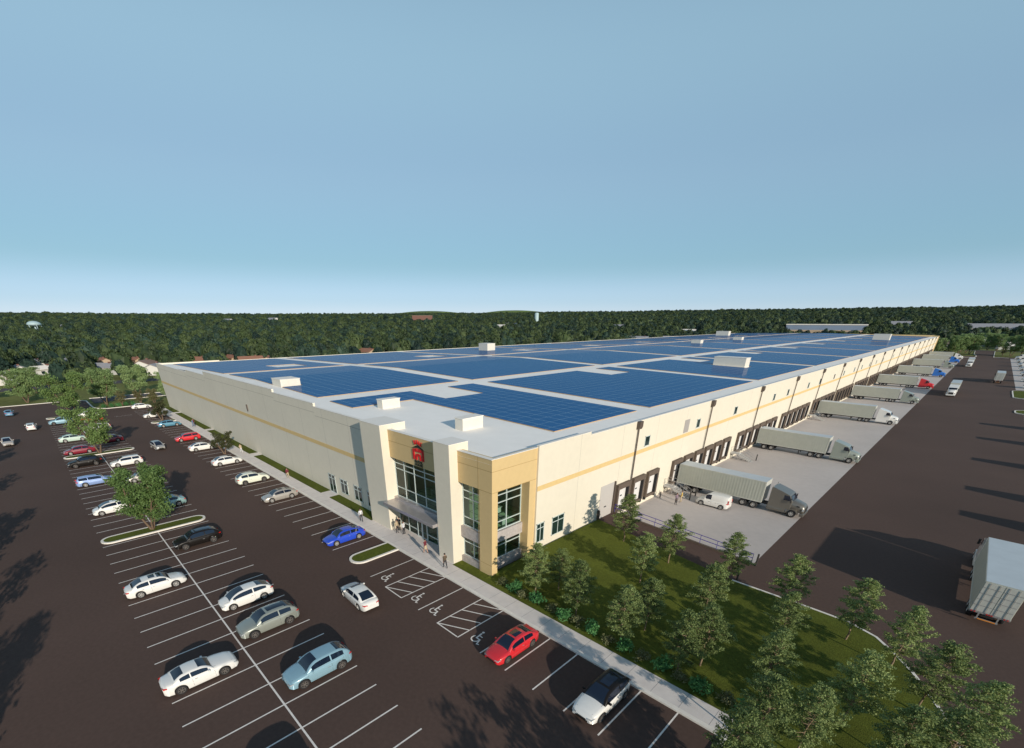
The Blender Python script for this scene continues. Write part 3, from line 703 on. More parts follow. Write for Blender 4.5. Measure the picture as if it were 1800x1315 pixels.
# ------------------------------------------------------------------ wheels
def wheel_meshes(r=.34, wd=.23, rim_m=M_RIM, spokes=5, rr=.66, key=''):
    t = MB(); n = 28; prof = [(rr * r, -wd * .45), (r * .93, -wd * .5), (r, -wd * .38), (r, wd * .38), (r * .93, wd * .5), (rr * r, wd * .45)]
    t.grid([[(a * math.cos(2 * math.pi * i / n), y, a * math.sin(2 * math.pi * i / n)) for a, y in prof] for i in range(n + 1)])
    tm = t.mesh('tyre' + key, M_TYRE, True)
    q = MB(); Rr = rr * r
    q.grid([[(a * math.cos(2 * math.pi * i / n), y, a * math.sin(2 * math.pi * i / n)) for a, y in ((Rr, -wd * .45), (Rr * .9, -wd * .46), (Rr * .86, -wd * .3))] for i in range(n + 1)])
    q.grid([[(a * math.cos(2 * math.pi * i / n), y, a * math.sin(2 * math.pi * i / n)) for a, y in ((Rr * .98, -wd * .15), (.001, -wd * .15))] for i in range(n + 1)], mi=1)
    for k in range(spokes):
        a = 2 * math.pi * k / spokes; ca, sa = math.cos(a), math.sin(a); w2 = Rr * .15 * 5 / spokes
        pts = []
        for rad, wv in ((.05, w2), (Rr * .9, w2 * .8)):
            for s in (-1, 1): pts.append((rad * ca - s * wv * sa, -wd * .40, rad * sa + s * wv * ca)); pts.append((rad * ca - s * wv * sa, -wd * .2, rad * sa + s * wv * ca))
        q.add(pts, [(0, 2, 6, 4), (0, 4, 5, 1), (2, 3, 7, 6), (4, 6, 7, 5)])
    q.tube((0, -wd * .42, 0), (0, -wd * .2, 0), Rr * .2, n=12)
    return tm, q.mesh('rim' + key, [rim_m, M_BLACK], False)
WH_S = wheel_meshes(.335, .22, M_RIM, 7, .70, '_silver'); WH_D = wheel_meshes(.36, .25, M_RIMD, 6, .68, '_dark')
WH_T = wheel_meshes(.51, .32, M_RIM, 6, .52, '_truck'); 
def add_wheel(parent, x, y, r, meshes, sc=1.0):
    o = bpy.data.objects.new('wheel', meshes[0]); COL.objects.link(o); o.parent = parent; o.location = (x, y, r); o.scale = (sc,) * 3
    if y > 0: o.rotation_euler = (0, 0, math.pi)
    rim = bpy.data.objects.new('rim', meshes[1]); COL.objects.link(rim); rim.parent = o
    return o

# ------------------------------------------------------------------ cars
def interp(pts, x):
    if x <= pts[0][0]: return pts[0][1]
    for (a, va), (b, vb) in zip(pts, pts[1:]):
        if x <= b:
            t = (x - a) / (b - a); return va + (vb - va) * t
    return pts[-1][1]
def sint(pts, x, k=.12):
    return (interp(pts, x - k) + 2 * interp(pts, x) + interp(pts, x + k)) / 4
CARS = {
 'sedan': dict(L=4.9, W=1.86, wr=.335, wb=(-1.42, 1.45), top=[(-2.45, .80), (-2.3, .96), (-1.7, 1.01), (-1.2, 1.0), (.8, .98), (1.4, .92), (2.1, .80), (2.36, .66), (2.45, .56)],
               cab=(-1.95, -.95, .25, 1.22, 1.46), sill=.20, wheels='S'),
 'coupe': dict(L=4.8, W=1.92, wr=.35, wb=(-1.42, 1.38), top=[(-2.4, .86), (-2.28, 1.0), (-1.7, 1.04), (-1.2, 1.0), (.5, .97), (1.2, .95), (2.0, .84), (2.3, .70), (2.4, .55)],
               cab=(-1.75, -.95, -.05, .80, 1.38), sill=.20, wheels='D'),
 'suv': dict(L=4.85, W=1.96, wr=.37, wb=(-1.44, 1.45), top=[(-2.42, .9), (-2.3, 1.14), (-1.6, 1.17), (.8, 1.13), (1.5, 1.05), (2.05, .93), (2.34, .76), (2.42, .60)],
               cab=(-2.34, -1.35, .12, 1.10, 1.67), sill=.26, wheels='D'),
 'wagon': dict(L=4.8, W=1.86, wr=.34, wb=(-1.38, 1.42), top=[(-2.4, .8), (-2.3, 1.0), (-1.6, 1.0), (.8, .98), (1.5, .92), (2.15, .80), (2.35, .66), (2.4, .55)],
               cab=(-2.26, -1.92, .30, 1.20, 1.50), sill=.22, wheels='S'),
 'hatch': dict(L=4.55, W=1.78, wr=.32, wb=(-1.30, 1.40), top=[(-2.27, .8), (-2.15, 1.08), (-1.6, 1.06), (.9, .98), (1.5, .90), (2.0, .78), (2.2, .64), (2.27, .54)],
               cab=(-2.10, -1.0, .15, 1.55, 1.49), sill=.19, wheels='S'),
 'van': dict(L=4.4, W=1.84, wr=.33, wb=(-1.35, 1.35), top=[(-2.2, .9), (-2.15, 1.05), (.9, 1.02), (1.4, .98), (1.9, .84), (2.15, .68), (2.2, .55)],
             cab=(-2.18, -2.05, .45, 1.25, 1.86), sill=.22, wheels='S'),
}
def build_car(kind, paint, roof=None, sunroof=False, seats=True, wheels=None):
    c = CARS[kind]; L, Wd, wr = c['L'], c['W'], c['wr']; hl = L / 2; hw = Wd / 2
    xrb, xrt, xft, xfb, zr = c['cab']; sill = c['sill']
    e = empty('parked_car', (0, 0, 0))
    st = sorted(set([-hl, -hl + .03, -hl + .09, -hl + .2] + [hl, hl - .03, hl - .09, hl - .2] + [round(-hl + .2 + i * (L - .4) / 40, 3) for i in range(41)] +
                    [w_ + wr * 1.22 * math.cos(R(a)) for w_ in c['wb'] for a in range(0, 181, 15)]))
    def half(x):
        t = abs(x) / hl; return hw * (1 - .24 * t ** 6 - .03 * t ** 2)
    def arch(x):
        for w_ in c['wb']:
            d = abs(x - w_); ra = wr * 1.2
            if d < ra: return max(sill, wr + math.sqrt(ra * ra - d * d) * .98)
        return sill + (.06 if abs(x) > hl - .12 else 0)
    rings = []
    for x in st:
        ee = max(0., (abs(x) - (hl - .22)) / .22) ** 2.2
        h = half(x) * (1 - .05 * ee); zt = sint(c['top'], x) - .05 * ee; za = min(arch(x), zt - .12); zb = zt - .11
        inx = 0
        hwl = h * .64
        z0 = sill + .13 * ee; za = max(za, z0)
        row = [(0, z0), (hwl, z0), (hwl + .01, max(za, z0)), (h * .975, za), (h, za + .04), (h * 1.0, (za + zb) * .5 + .03), (h * .985, zb), (h * .93, zt - .035), (h * .72, zt + .01), (h * .35, zt + .035), (0, zt + .045)]
        rings.append([(x, y, z) for y, z in row] + [(x, -y, z) for y, z in row[-2:0:-1]])
    b = MB(); n = len(rings[0])
    b.grid(rings, closed=True)
    for idx, (i0, j) in enumerate([(i, j) for i in range(len(rings) - 1) for j in range(n)]):
        if j in (0, 1, 2, n - 1, n - 2, n - 3): b.m[idx] = 1
        if kind == 'suv' and j in (3, n - 4): b.m[idx] = 1
    b.add(rings[0], [tuple(range(n - 1, -1, -1))]); b.add(rings[-1], [tuple(range(n))])
    body = b.obj('body', [paint, M_CLAD], e, smooth=True, fix=True)
    # cabin
    xs = sorted(set([round(xrb + i * (xfb - xrb) / 36, 3) for i in range(37)] + [xrt, xft]))
    xB = .02 if kind == 'van' else (xrt * .45 + xft * .55) - .18
    def zc(x):
        zb_ = sint(c['top'], x)
        if x < xrt: t = (x - xrb) / (xrt - xrb); return zb_ + (zr - .03 - zb_) * (math.sin(t * math.pi / 2) ** .95)
        if x > xft: t = (xfb - x) / (xfb - xft); return zb_ + (zr - .02 - zb_) * (math.sin(t * math.pi / 2) ** .85)
        t = (x - xrt) / (xft - xrt); return zr - .03 + .01 * t + .035 * math.sin(t * math.pi)
    cab = []
    for x in xs:
        zb_ = sint(c['top'], x) - .045; z = max(zc(x), zb_ + .015); g = min(1, (z - zb_) / (zr - zb_)); hb = half(x) * .93
        ht = hb - (.20 if kind != 'van' else .10) * Wd / 1.86 * g
        row = [(hb, zb_), (hb - (hb - ht) * .12, zb_ + (z - zb_) * .14), (ht + .02, z - .09 * g), (ht - .05, z - .015 * g), (ht - .17, z + .008), (0, z + .03 * g)]
        cab.append([(x, y, zz) for y, zz in row] + [(x, -y, zz) for y, zz in row[-2::-1]])
    n = len(cab[0]); parts = {}
    pil = .05
    for i in range(len(xs) - 1):
        xm = (xs[i] + xs[i + 1]) / 2
        for j in range(n - 1):
            jj = j if j < n // 2 else n - 2 - j; side = 'L' if j < n // 2 else 'R'
            f = [cab[i][j], cab[i][j + 1], cab[i + 1][j + 1], cab[i + 1][j]]
            if jj >= 3 and xm > xft + .03 and xm < xfb - .04 and (jj == 4 or True): key = 'windshield' if jj == 4 else 'roof'
            elif jj == 4 and xm < xrt - .03 and xm > xrb + .12 and kind != 'van': key = 'rear_window'
            elif jj == 1 and xm > xrb + (.62 if kind == 'suv' else .42 if kind in ('sedan', 'coupe', 'hatch') else .3) and xm < xfb - .34 and abs(xm - xB) > pil and not (kind == 'van' and xm < xB):
                key = ('front_' if xm > xB else 'rear_') + side
            else: key = 'roof'
            parts.setdefault(key, []).append(f)
    roofp = None
    for key, fs in parts.items():
        mb = MB()
        vid = {}
        for f in fs:
            ids = []
            for v in f:
                k = tuple(round(q, 4) for q in v)
                if k not in vid: vid[k] = len(mb.v); mb.v.append(v)
                ids.append(vid[k])
            mb.f.append(tuple(ids)); mb.m.append(0)
        if key == 'roof': mb.obj('roof', roof or paint, e, smooth=True, fix=True)
        else: mb.obj(key if key in ('windshield', 'rear_window') else 'side_window', M_CGL, e, smooth=True, fix=True)
    if sunroof:
        mb = MB(); zz = zr + .035; x0, x1 = xft - .15 - sunroof, xft - .15
        mb.grid([[(x, y, zc(x) + .045 - abs(y) * .05) for y in (-.36, -.18, 0, .18, .36)] for x in (x0, (x0 + x1) / 2, x1)]); mb.obj('sunroof', M_CGL, e, smooth=True)
    # lamps, mirrors, plate, grille, handles
    zf = sint(c['top'], hl - .12)
    for s in (-1, 1):
        mb = MB(); x1 = hl - .07; yo = half(x1) * .99
        mb.add([(hl + .012, s * hw * .42, zf - .14), (hl - .30, s * (half(hl - .30) + .012), zf - .02), (hl - .32, s * (half(hl - .32) + .012), zf + .05), (hl - .02, s * hw * .45, zf - .04), (hl - .05, s * (half(hl - .05) + .01), zf - .15), (hl - .09, s * (half(hl - .09) + .01), zf - .03)],
               [(0, 4, 5, 3), (4, 1, 2, 5)])
        mb.obj('headlight', M_LAMPW, e)
        zt = sint(c['top'], -hl + .1)
        mb = MB(); hi = .2 if kind in ('wagon', 'van') else 0
        mb.add([(-hl - .012, s * hw * .46, zt - .16), (-hl - .012, s * hw * .46, zt - .05), (-hl + .03, s * (half(-hl + .03) + .012), zt - .02), (-hl + .03, s * (half(-hl + .03) + .012), zt - .16), (-hl + .26, s * (half(-hl + .26) + .012), zt - .03), (-hl + .26, s * (half(-hl + .26) + .012), zt - .12)],
               [(0, 1, 2, 3), (3, 2, 4, 5)])
        if hi: yh = half(-hl + .1) * (.96 if kind == 'van' else .84); mb.box((-hl + .0, s * yh * .9, zt), (-hl + .16, s * yh, zr - .45))
        mb.obj('taillight', M_LAMPR, e)
        mb = MB(); xm = xfb - .42; mb.box((xm, s * (hw - .06), sint(c['top'], xm) - .03), (xm + .14, s * (hw + .16), sint(c['top'], xm) + .11)); bevel(mb.obj('mirror', roof or paint, e), .03)
        for x in (xB + .15, xB - .75):
            mb = MB(); mb.box((x, s * (hw - .01), .80), (x + .18, s * (hw + .022), .83)); 
            if kind not in ('coupe',) or x > xB: mb.obj('door_handle', M_GALV, e)
    mb = MB(); mb.box((hl - .08, -hw * .36, zf - .28), (hl + .012, hw * .36, zf - .15)); mb.obj('grille', M_CLAD, e); mb = MB(); mb.box((hl - .14, -hw * .5, sill + .13), (hl - .0, hw * .5, sill + .24)); mb.obj('bumper_intake', M_CLAD, e)
    mb = MB(); xh = hl - .32
    for s in (-1, 1):
        for xa, xb_, in ((xfb + .02, xh),):
            ya, yb = hw * .74, hw * .60; za_, zb_2 = sint(c['top'], xa), sint(c['top'], xb_)
            mb.add([(xa, s * ya, za_ + .022), (xb_, s * yb, zb_2 + .024), (xb_, s * (yb - .014), zb_2 + .026), (xa, s * (ya - .014), za_ + .024)], [(0, 1, 2, 3)])
    mb.obj('hood_seam', M_CLAD, e)
    mb = MB(); mb.box((-hl - .016, -.26, .62), (-hl + .03, .26, .73)); mb.obj('licence_plate', M_DOORW, e)
    mb = MB()
    for s in (-1, 1):
        for x in (xfb - .02, xB, xB - .95):
            if x < xrb + .35: continue
            h = half(x) + .004; zt = sint(c['top'], x)
            mb.add([(x, s * (h * .985 + .004), zt - .12), (x + .012, s * (h * .985 + .004), zt - .12), (x + .012, s * h, sill + .1), (x, s * h, sill + .1)], [(0, 1, 2, 3)])
    mb.obj('door_gap', M_BLACK, e)
    if seats: pass
    wm = {'S': WH_S, 'D': WH_D}[wheels or c['wheels']]; base = .335 if wm is WH_S else .36
    for x in c['wb']:
        for s in (-1, 1): add_wheel(e, x, s * (hw - .125), wr, wm, wr / base)
    return e
PAINTS = {}
def paint(name, col, metal=0., coat=.8, rough=.35):
    m = mat(name, col, rough, metal, coat=coat); return m
P_WHITE = paint('white_paint', (.78, .76, .72)); P_CREAM = paint('cream_paint', (.72, .74, .62)); P_SILV = paint('silver_paint', (.46, .43, .39), .4); P_BLUE = paint('cobalt_paint', (.02, .07, .55))
P_RED = paint('red_paint', (.62, .022, .03)); P_MAR = paint('maroon_paint', (.22, .012, .03)); P_BLACK = paint('black_paint', (.010, .008, .007), 0, .08, .35); P_BLACK.node_tree.nodes['Principled BSDF'].inputs['Specular IOR Level'].default_value = .25; P_SKY = paint('pale_blue_paint', (.25, .41, .49), .15)
P_SAGE = paint('sage_paint', (.31, .33, .29), .3); P_TEAL = paint('teal_paint', (.10, .27, .38), .2); P_PER = paint('periwinkle_paint', (.27, .38, .66), .2); P_MINT = paint('mint_paint', (.50, .62, .54)); P_BEI = paint('beige_paint', (.50, .44, .39), .2)
P_STEEL = paint('steel_blue_paint', (.13, .28, .42), .2); P_AQUA = paint('aqua_paint', (.30, .47, .46), .3)
PROTO = {}
def car(kind, p, x, y, ang, label, roof=None, sunroof=False, wheels=None, driving=False, z=0):
    key = (kind, bool(roof), sunroof, wheels)
    if key not in PROTO:
        o = build_car(kind, p, roof, sunroof, True, wheels); PROTO[key] = (o, p, roof)
        o.location = (x, y, z); o.rotation_euler = (0, 0, R(ang))
    else:
        src, p0, r0 = PROTO[key]; rm = {}
        if p0 is not p: rm[p0] = p
        if roof and r0 is not roof: rm[r0] = roof
        o = copy_tree(src, (x, y, z), R(ang), rm or None)
    if driving: o.name = 'moving_car'
    cat = {'sedan': 'car', 'coupe': 'car', 'suv': 'suv', 'wagon': 'estate car', 'hatch': 'car', 'van': 'van'}[kind]
    tag(o, label, cat, 'cars driving in the aisles' if driving else 'cars in the marked bays')
    return o
# nose towards +y = 90, towards -y = -90
UP, DN = 90, -90
car('sedan', P_WHITE, -1.6, -2.93, UP, 'white sedan with sunroof parked alone left of the centre line', sunroof=.5)
car('hatch', P_WHITE, 6.75, 2.65, DN, 'white hatchback parked right of the centre line beside the sage SUV')
car('suv', P_SAGE, 12.2, 2.65, DN, 'sage green SUV with black panoramic roof beside the white hatchback', sunroof=1.5)
car('coupe', P_WHITE, 15.05, -3.3, UP, 'white two-door coupe with dark wheels left of the centre line')
car('suv', P_SKY, 20.55, 3.15, DN, 'pale blue SUV, largest in the foreground, nose to the centre line')
car('sedan', P_WHITE, 14.1, 10.25, 178, 'white sedan driving up the aisle past the accessible bays', driving=True)
car('sedan', P_RED, 28.95, 15.4, DN, 'bright red sedan with sunroof next to the accessible bay', sunroof=.8, wheels='D')
car('suv', P_WHITE, 37.05, 15.7, DN, 'white SUV with black roof parked under tree shade by the walk', roof=P_BLACK, sunroof=1.2)
car('sedan', P_BLUE, 1.3, 15.55, DN, 'cobalt blue sedan parked by the entrance island')
car('sedan', P_SILV, -18.0, 15.5, DN, 'silver sedan with sunroof, second car left of the entrance', sunroof=.6)
car('suv', P_CREAM, -28.75, 15.4, UP, 'cream SUV parked at the walk, between the silver and white sedans')
car('sedan', P_WHITE, -42.8, 15.7, UP, 'white sedan at the walk just right of the dark young tree')
car('sedan', P_WHITE, -57.1, 15.4, UP, 'white sedan at the walk just left of the dark young tree')
car('wagon', P_RED, -68.1, 15.3, DN, 'bright red estate car parked at the walk')
car('sedan', P_TEAL, -87.7, 15.9, UP, 'teal blue sedan at the walk beside the far narrow island')
car('sedan', P_WHITE, -103.9, 15.7, DN, 'white sedan half behind the dark tree at the far end of the walk')
car('sedan', P_WHITE, -122.3, 15.9, UP, 'white sedan farthest away by the end of the building')
car('hatch', P_SILV, -64.5, 9.1, 4, 'silver hatchback driving towards the camera in the middle aisle', driving=True)
car('wagon', P_WHITE, -106.5, -8.6, 178, 'white estate car driving away in the left aisle', driving=True)
car('sedan', P_BEI, -90.0, -12.8, 2, 'beige sedan driving towards the camera at the left edge', driving=True)
car('hatch', P_STEEL, -134.5, -12.2, 178, 'steel blue hatchback driving at the far left', driving=True)
car('suv', P_BLACK, -59.4, -2.95, DN, 'black SUV just past the planted island in the left bays')
car('sedan', P_MAR, -70.9, -2.75, DN, 'dark red sedan beside the second planted island')
car('sedan', P_MINT, -84.7, -2.6, UP, 'pale mint sedan in the left bays, partly behind a tree')
car('suv', P_SKY, -109.7, -3.0, DN, 'light blue SUV at the far end of the left bays')
car('wagon', P_PER, -45.4, -2.95, UP, 'periwinkle blue estate car in the left bays')
car('hatch', P_WHITE, -29.1, -2.75, DN, 'white hatchback half hidden by the big island tree')
car('wagon', P_WHITE, -54.9, 2.5, DN, 'white estate car with red tail lamps across from the black SUV')
car('sedan', P_SILV, -42.5, 3.0, DN, 'silver sedan behind the big island tree')
car('sedan', P_AQUA, -26.1, 2.75, DN, 'aqua sedan showing its tail beside the big island tree')
car('suv', P_BLACK, -9.9, 2.75, DN, 'black SUV with glass roof beside the nearest planted island', sunroof=1.5)
car('sedan', P_MAR, -78.2, 2.8, DN, 'maroon sedan behind the second island tree')
car('wagon', P_WHITE, -94.8, 2.8, DN, 'white estate car behind the tree crowns in the far bays')
car('sedan', P_RED, -108.6, 2.8, DN, 'red sedan glimpsed behind trees in the far bays')
car('sedan', P_WHITE, -117.0, 2.9, DN, 'white sedan glimpsed at the far end of the double row')
car('suv', P_SAGE, 28.85, -3.55, DN, 'SUV just below the frame whose shadow falls across the bays')
car('van', P_WHITE, 27.65, 58.2, 180, 'small white panel van on the apron beside the first trailer', wheels='S')

# ------------------------------------------------------------------ trucks
P_TAUPE = paint('taupe_truck_paint', (.19, .175, .15), .5, .5, .35); P_TGRN = paint('grey_green_truck_paint', (.33, .36, .31), .3, .5, .4); P_TBLU = paint('blue_truck_paint', (.02, .16, .56), .1)
M_TRAIL = mat('trailer_skin', (.40, .41, .355), .55, var=.06, scale=1.5, metal=.0)
def rib_wave(m):
    n = m.node_tree.nodes; l = m.node_tree.links; b = n['Principled BSDF']
    tc = n.new('ShaderNodeTexCoord'); sp = n.new('ShaderNodeSeparateXYZ'); l.new(tc.outputs['Object'], sp.inputs[0])
    mu = n.new('ShaderNodeMath'); mu.operation = 'MULTIPLY'; mu.inputs[1].default_value = 2 * math.pi / .38; l.new(sp.outputs[0], mu.inputs[0])
    si = n.new('ShaderNodeMath'); si.operation = 'SINE'; l.new(mu.outputs[0], si.inputs[0])
    bp = n.new('ShaderNodeBump'); bp.inputs['Strength'].default_value = .35; bp.inputs['Distance'].default_value = .02; l.new(si.outputs[0], bp.inputs['Height']); l.new(bp.outputs[0], b.inputs['Normal'])
rib_wave(M_TRAIL)
M_TROOF = mat('trailer_roof', (.50, .54, .56), .5, var=.06, scale=.8)
M_TDOOR = mat('trailer_door', (.52, .52, .47), .5, var=.1, scale=2)
def build_truck(paint_, chassis=M_CLAD):
    e = empty('semi_truck', (0, 0, 0)); T = 12.0
    mb = MB(); mb.box((0, -1.24, 1.12), (T, 1.24, 3.97)); bevel(mb.obj('trailer', M_TRAIL, e), .03)
    tr = e.children[0]
    mb = MB(); mb.box((.02, -1.22, 3.972), (T - .02, 1.22, 4.0)); mb.obj('trailer_roof', M_TROOF, tr)
    mb = MB(); mb.box((0, -1.27, 1.08), (T, -1.24, 1.2)); mb.box((0, 1.24, 1.08), (T, 1.27, 1.2)); mb.box((0, -1.26, 3.9), (T, -1.24, 4.0)); mb.box((0, 1.24, 3.9), (T, 1.26, 4.0)); mb.box((T, -1.24, 1.1), (T + .03, 1.24, 4.0)); mb.obj('trailer_rail', M_TDOOR, tr)
    for s in (-1, 1):
        mb = MB(); mb.box((-.04, s * .03, 1.22), (0, s * 1.2, 3.9)); d = mb.obj('trailer_door', M_TDOOR, tr)
        mb = MB()
        for y in (.28, .85): mb.tube((-.07, s * y, 1.2), (-.07, s * y, 3.9), .016, n=6)
        for z in (1.75, 2.3, 2.85, 3.4): mb.box((-.055, s * .06, z), (-.04, s * 1.18, z + .05))
        mb.obj('locking_bar', M_GALV, tr)
    mb = MB(); mb.box((-.05, -1.24, 1.05), (.02, 1.24, 1.22)); mb.box((-.08, -.7, .5), (0, .7, .62)); mb.box((-.06, -.65, .6), (0, -.55, 1.1)); mb.box((-.06, .55, .6), (0, .65, 1.1)); mb.obj('rear_bumper', M_GALV, tr)
    mb = MB()
    for y in (-1.1, -.9, -.15, 0, .15, .9, 1.1): mb.tube((-.05, y, 1.13), (-.085, y, 1.13), .06, n=8)
    mb.obj('taillight', M_LAMPR, tr)
    mb = MB(); mb.box((-.1, -.55, .52), (-.08, .55, .6)); mb.obj('reflector_strip', M_LAMPO, tr)
    mb = MB(); mb.box((.6, -.45, .75), (T + 5.0, -.3, 1.0)); mb.box((.6, .3, .75), (T + 5.0, .45, 1.0)); mb.box((7.6, -.9, .25), (7.75, -.75, 1.1)); mb.box((7.6, .75, .25), (7.75, .9, 1.1)); mb.box((.9, -.5, .4), (2.9, .5, .8)); mb.obj('chassis', chassis, e)
    # sleeper and cab
    mb = MB(); c = [(12.8, .95), (15.5, .95), (15.56, 2.14), (15.2, 2.76), (15.04, 2.9), (14.2, 3.2), (13.2, 3.5), (12.86, 3.56), (12.8, 3.48)]
    rings = []
    for s, k in ((-1.2, .97), (-1.12, 1.0), (1.12, 1.0), (1.2, .97)):
        cx_, cz_ = 14.0, 2.2; rings.append([(cx_ + (x - cx_) * k, s, cz_ + (z - cz_) * k) for x, z in c])
    mb.grid(rings, closed=True); mb.add(rings[0], [tuple(range(len(c)))]); mb.add(rings[-1], [tuple(range(len(c) - 1, -1, -1))])
    cab = mb.obj('cab', paint_, e, fix=True); bevel(cab, .08, 3)
    mb = MB(); mb.add([(15.57, -1.02, 2.2), (15.57, 1.02, 2.2), (15.25, 1.02, 2.76), (15.25, -1.02, 2.76), (15.62, 0, 2.2), (15.30, 0, 2.78)], [(0, 4, 5, 3), (4, 1, 2, 5)]); mb.obj('windshield', M_CGL, cab)
    for s in (-1, 1):
        mb = MB(); mb.add([(14.5, s * 1.215, 2.15), (15.4, s * 1.215, 2.15), (15.12, s * 1.215, 2.8), (14.5, s * 1.215, 2.8)], [(0, 1, 2, 3)]); mb.obj('side_window', M_CGL, cab)
        mb = MB(); mb.box((15.35, s * 1.3, 2.0), (15.45, s * 1.5, 2.6)); mb.box((15.38, s * 1.18, 2.2), (15.42, s * 1.45, 2.24)); mb.obj('mirror', M_CLAD, cab)
        mb = MB(); mb.tube((12.9, s * 1.12, 1.0), (12.9, s * 1.12, 3.7), .07, n=10); mb.obj('exhaust_stack', M_GALV, cab)
        mb = MB(); mb.tube((12.9, s * .95, .72), (14.6, s * .95, .72), .3, n=14); mb.obj('fuel_tank', paint_, e, smooth=False)
        mb = MB(); mb.box((12.75, s * .85, .45), (15.0, s * 1.22, 1.0)); bevel(mb.obj('side_skirt', paint_, e), .05)
    # hood by stations
    mb = MB(); rings = []
    for x, h, zt, zb in ((15.4, 1.08, 2.22, .95), (15.8, 1.04, 2.13, .95), (16.3, .98, 1.98, .9), (16.8, .92, 1.82, .75), (17.02, .84, 1.62, .7), (17.1, .7, 1.4, .7)):
        rings.append([(x, -h, zb), (x, -h, zt - .45), (x, -h * .86, zt - .08), (x, -h * .5, zt), (x, 0, zt + .03), (x, h * .5, zt), (x, h * .86, zt - .08), (x, h, zt - .45), (x, h, zb)])
    mb.grid(rings, closed=True); mb.add(rings[-1], [tuple(range(9))]); hood = mb.obj('hood', paint_, e, smooth=True, fix=True)
    for s in (-1, 1):
        mb = MB(); pr = [(15.8 + .72 * math.cos(R(a)), .55 + .66 * math.sin(R(a))) for a in range(0, 181, 15)]; pi_ = [(15.8 + .58 * math.cos(R(a)), .55 + .54 * math.sin(R(a))) for a in range(180, -1, -15)]
        mb.sideprism(pr + pi_, s * .78, s * 1.24); mb.obj('fender', paint_, hood, fix=True)
        mb = MB(); mb.box((16.85, s * .72, 1.12), (17.06, s * 1.02, 1.36)); mb.obj('headlight', M_LAMPW, hood)
        mb = MB(); mb.box((16.15, s * 1.0, 1.55), (16.5, s * 1.035, 1.68)); mb.obj('vent', M_BLACK, hood)
    mb = MB(); mb.box((17.0, -.6, .8), (17.14, .6, 1.45)); mb.obj('grille', M_CLAD, hood)
    mb = MB(); mb.box((16.7, -1.15, .38), (17.2, 1.15, .8)); bevel(mb.obj('bumper', paint_, e), .08, 3)
    for x in (1.6, 2.9, 9.7, 11.1):
        for s in (-1, 1): add_wheel(e, x, s * 1.02, .51, WH_T)
    for s in (-1, 1): add_wheel(e, 15.8, s * 1.04, .51, WH_T)
    return e
TRK = None
def truck(x, y, ang, p, label, group):
    global TRK
    if TRK is None: o = build_truck(p); TRK = (o, p); o.location = (x, y, 0); o.rotation_euler = (0, 0, R(ang))
    else: o = copy_tree(TRK[0], (x, y, 0), R(ang), {TRK[1]: p} if p is not TRK[1] else None)
    tag(o, label, 'truck', group)
GD = 'semi trucks backed up to the dock doors'
truck(20.75, 62.4, 0, P_TAUPE, 'taupe semi truck nearest the camera at the dock, beside the white van', GD)
truck(20.75, 98.0, 0, P_TGRN, 'grey-green semi truck, second at the dock from the camera', GD)
truck(20.75, 145.4, 0, P_WHITE, 'white-cab semi truck, third at the dock from the camera', GD)
truck(20.75, 189.0, 0, P_TGRN, 'grey-green semi truck just before the red one at the dock', GD)
truck(20.75, 236.3, 0, P_RED, 'red-cab semi truck backed to the dock', GD)
truck(20.75, 290.5, 0, P_TBLU, 'blue-cab semi truck just beyond the red one', GD)
truck(20.75, 346.5, 0, P_TGRN, 'grey-green semi truck between the two blue cabs', GD)
truck(20.75, 393.5, 0, P_TBLU, 'farther blue-cab semi truck at the dock', GD)
truck(20.75, 432.0, 0, P_WHITE, 'white-cab semi truck farthest along the dock', GD)
GM = 'trucks driving in the yard'
truck(43.7, 215.5 + 17.2, -90, P_WHITE, 'white-cab semi truck driving towards the camera, nearer of two', GM)
truck(43.0, 362.0 + 17.2, -90, P_WHITE, 'white-cab semi truck driving towards the camera, farther of two', GM)
truck(54.6, 276.5, 90, P_TGRN, 'semi truck driving away seen from its trailer doors in mid yard', GM)
truck(55.2, 46.6, 90, P_WHITE, 'large semi truck at the right edge seen from its trailer doors', GM)
GP = 'white trucks parked nose out along the right edge'
for i, y in enumerate((263.7, 291.8, 321.5, 353.8, 384.9, 419.7, 455.0)):
    truck(78.6, y, 180, P_WHITE, 'white-nosed semi truck parked at the right edge, %s in the row' % ORD[i], GP)
for y, l in ((159.8, 'first'), (138.2, 'second'), (114.2, 'third'), (91.0, 'fourth'), (76.5, 'fifth')):
    truck(64.6, y, 0, P_WHITE, 'trailer truck parked beyond the right edge, %s of five' % l, 'trucks beyond the right edge')

# ------------------------------------------------------------------ trees
def rnd_dir(rg):
    while True:
        v = Vector((rg.uniform(-1, 1), rg.uniform(-1, 1), rg.uniform(-1, 1)))
        if .05 < v.length < 1: return v.normalized()
def leaves(mb, c, n, r, size, rg, flat=.6, up=.5):
    for _ in range(n):
        d = rnd_dir(rg) * (rg.random() ** .5) * r; p = c + Vector((d.x, d.y, d.z * flat))
        nrm = (rnd_dir(rg) + Vector((0, 0, up))).normalized(); a = nrm.orthogonal().normalized(); a.rotate(Matrix.Rotation(rg.uniform(0, 6.28), 3, nrm)); b = nrm.cross(a)
        s = size * rg.uniform(.6, 1.3); mb.v += [tuple(p - a * s), tuple(p + b * s * .55), tuple(p + a * s), tuple(p - b * s * .55)]
        k = len(mb.v); mb.f.append((k - 4, k - 3, k - 2, k - 1)); mb.m.append(0)
def limb(tb, p, q, r0, r1): tb.tube(p, q, r0, r1, n=6, cap=False)
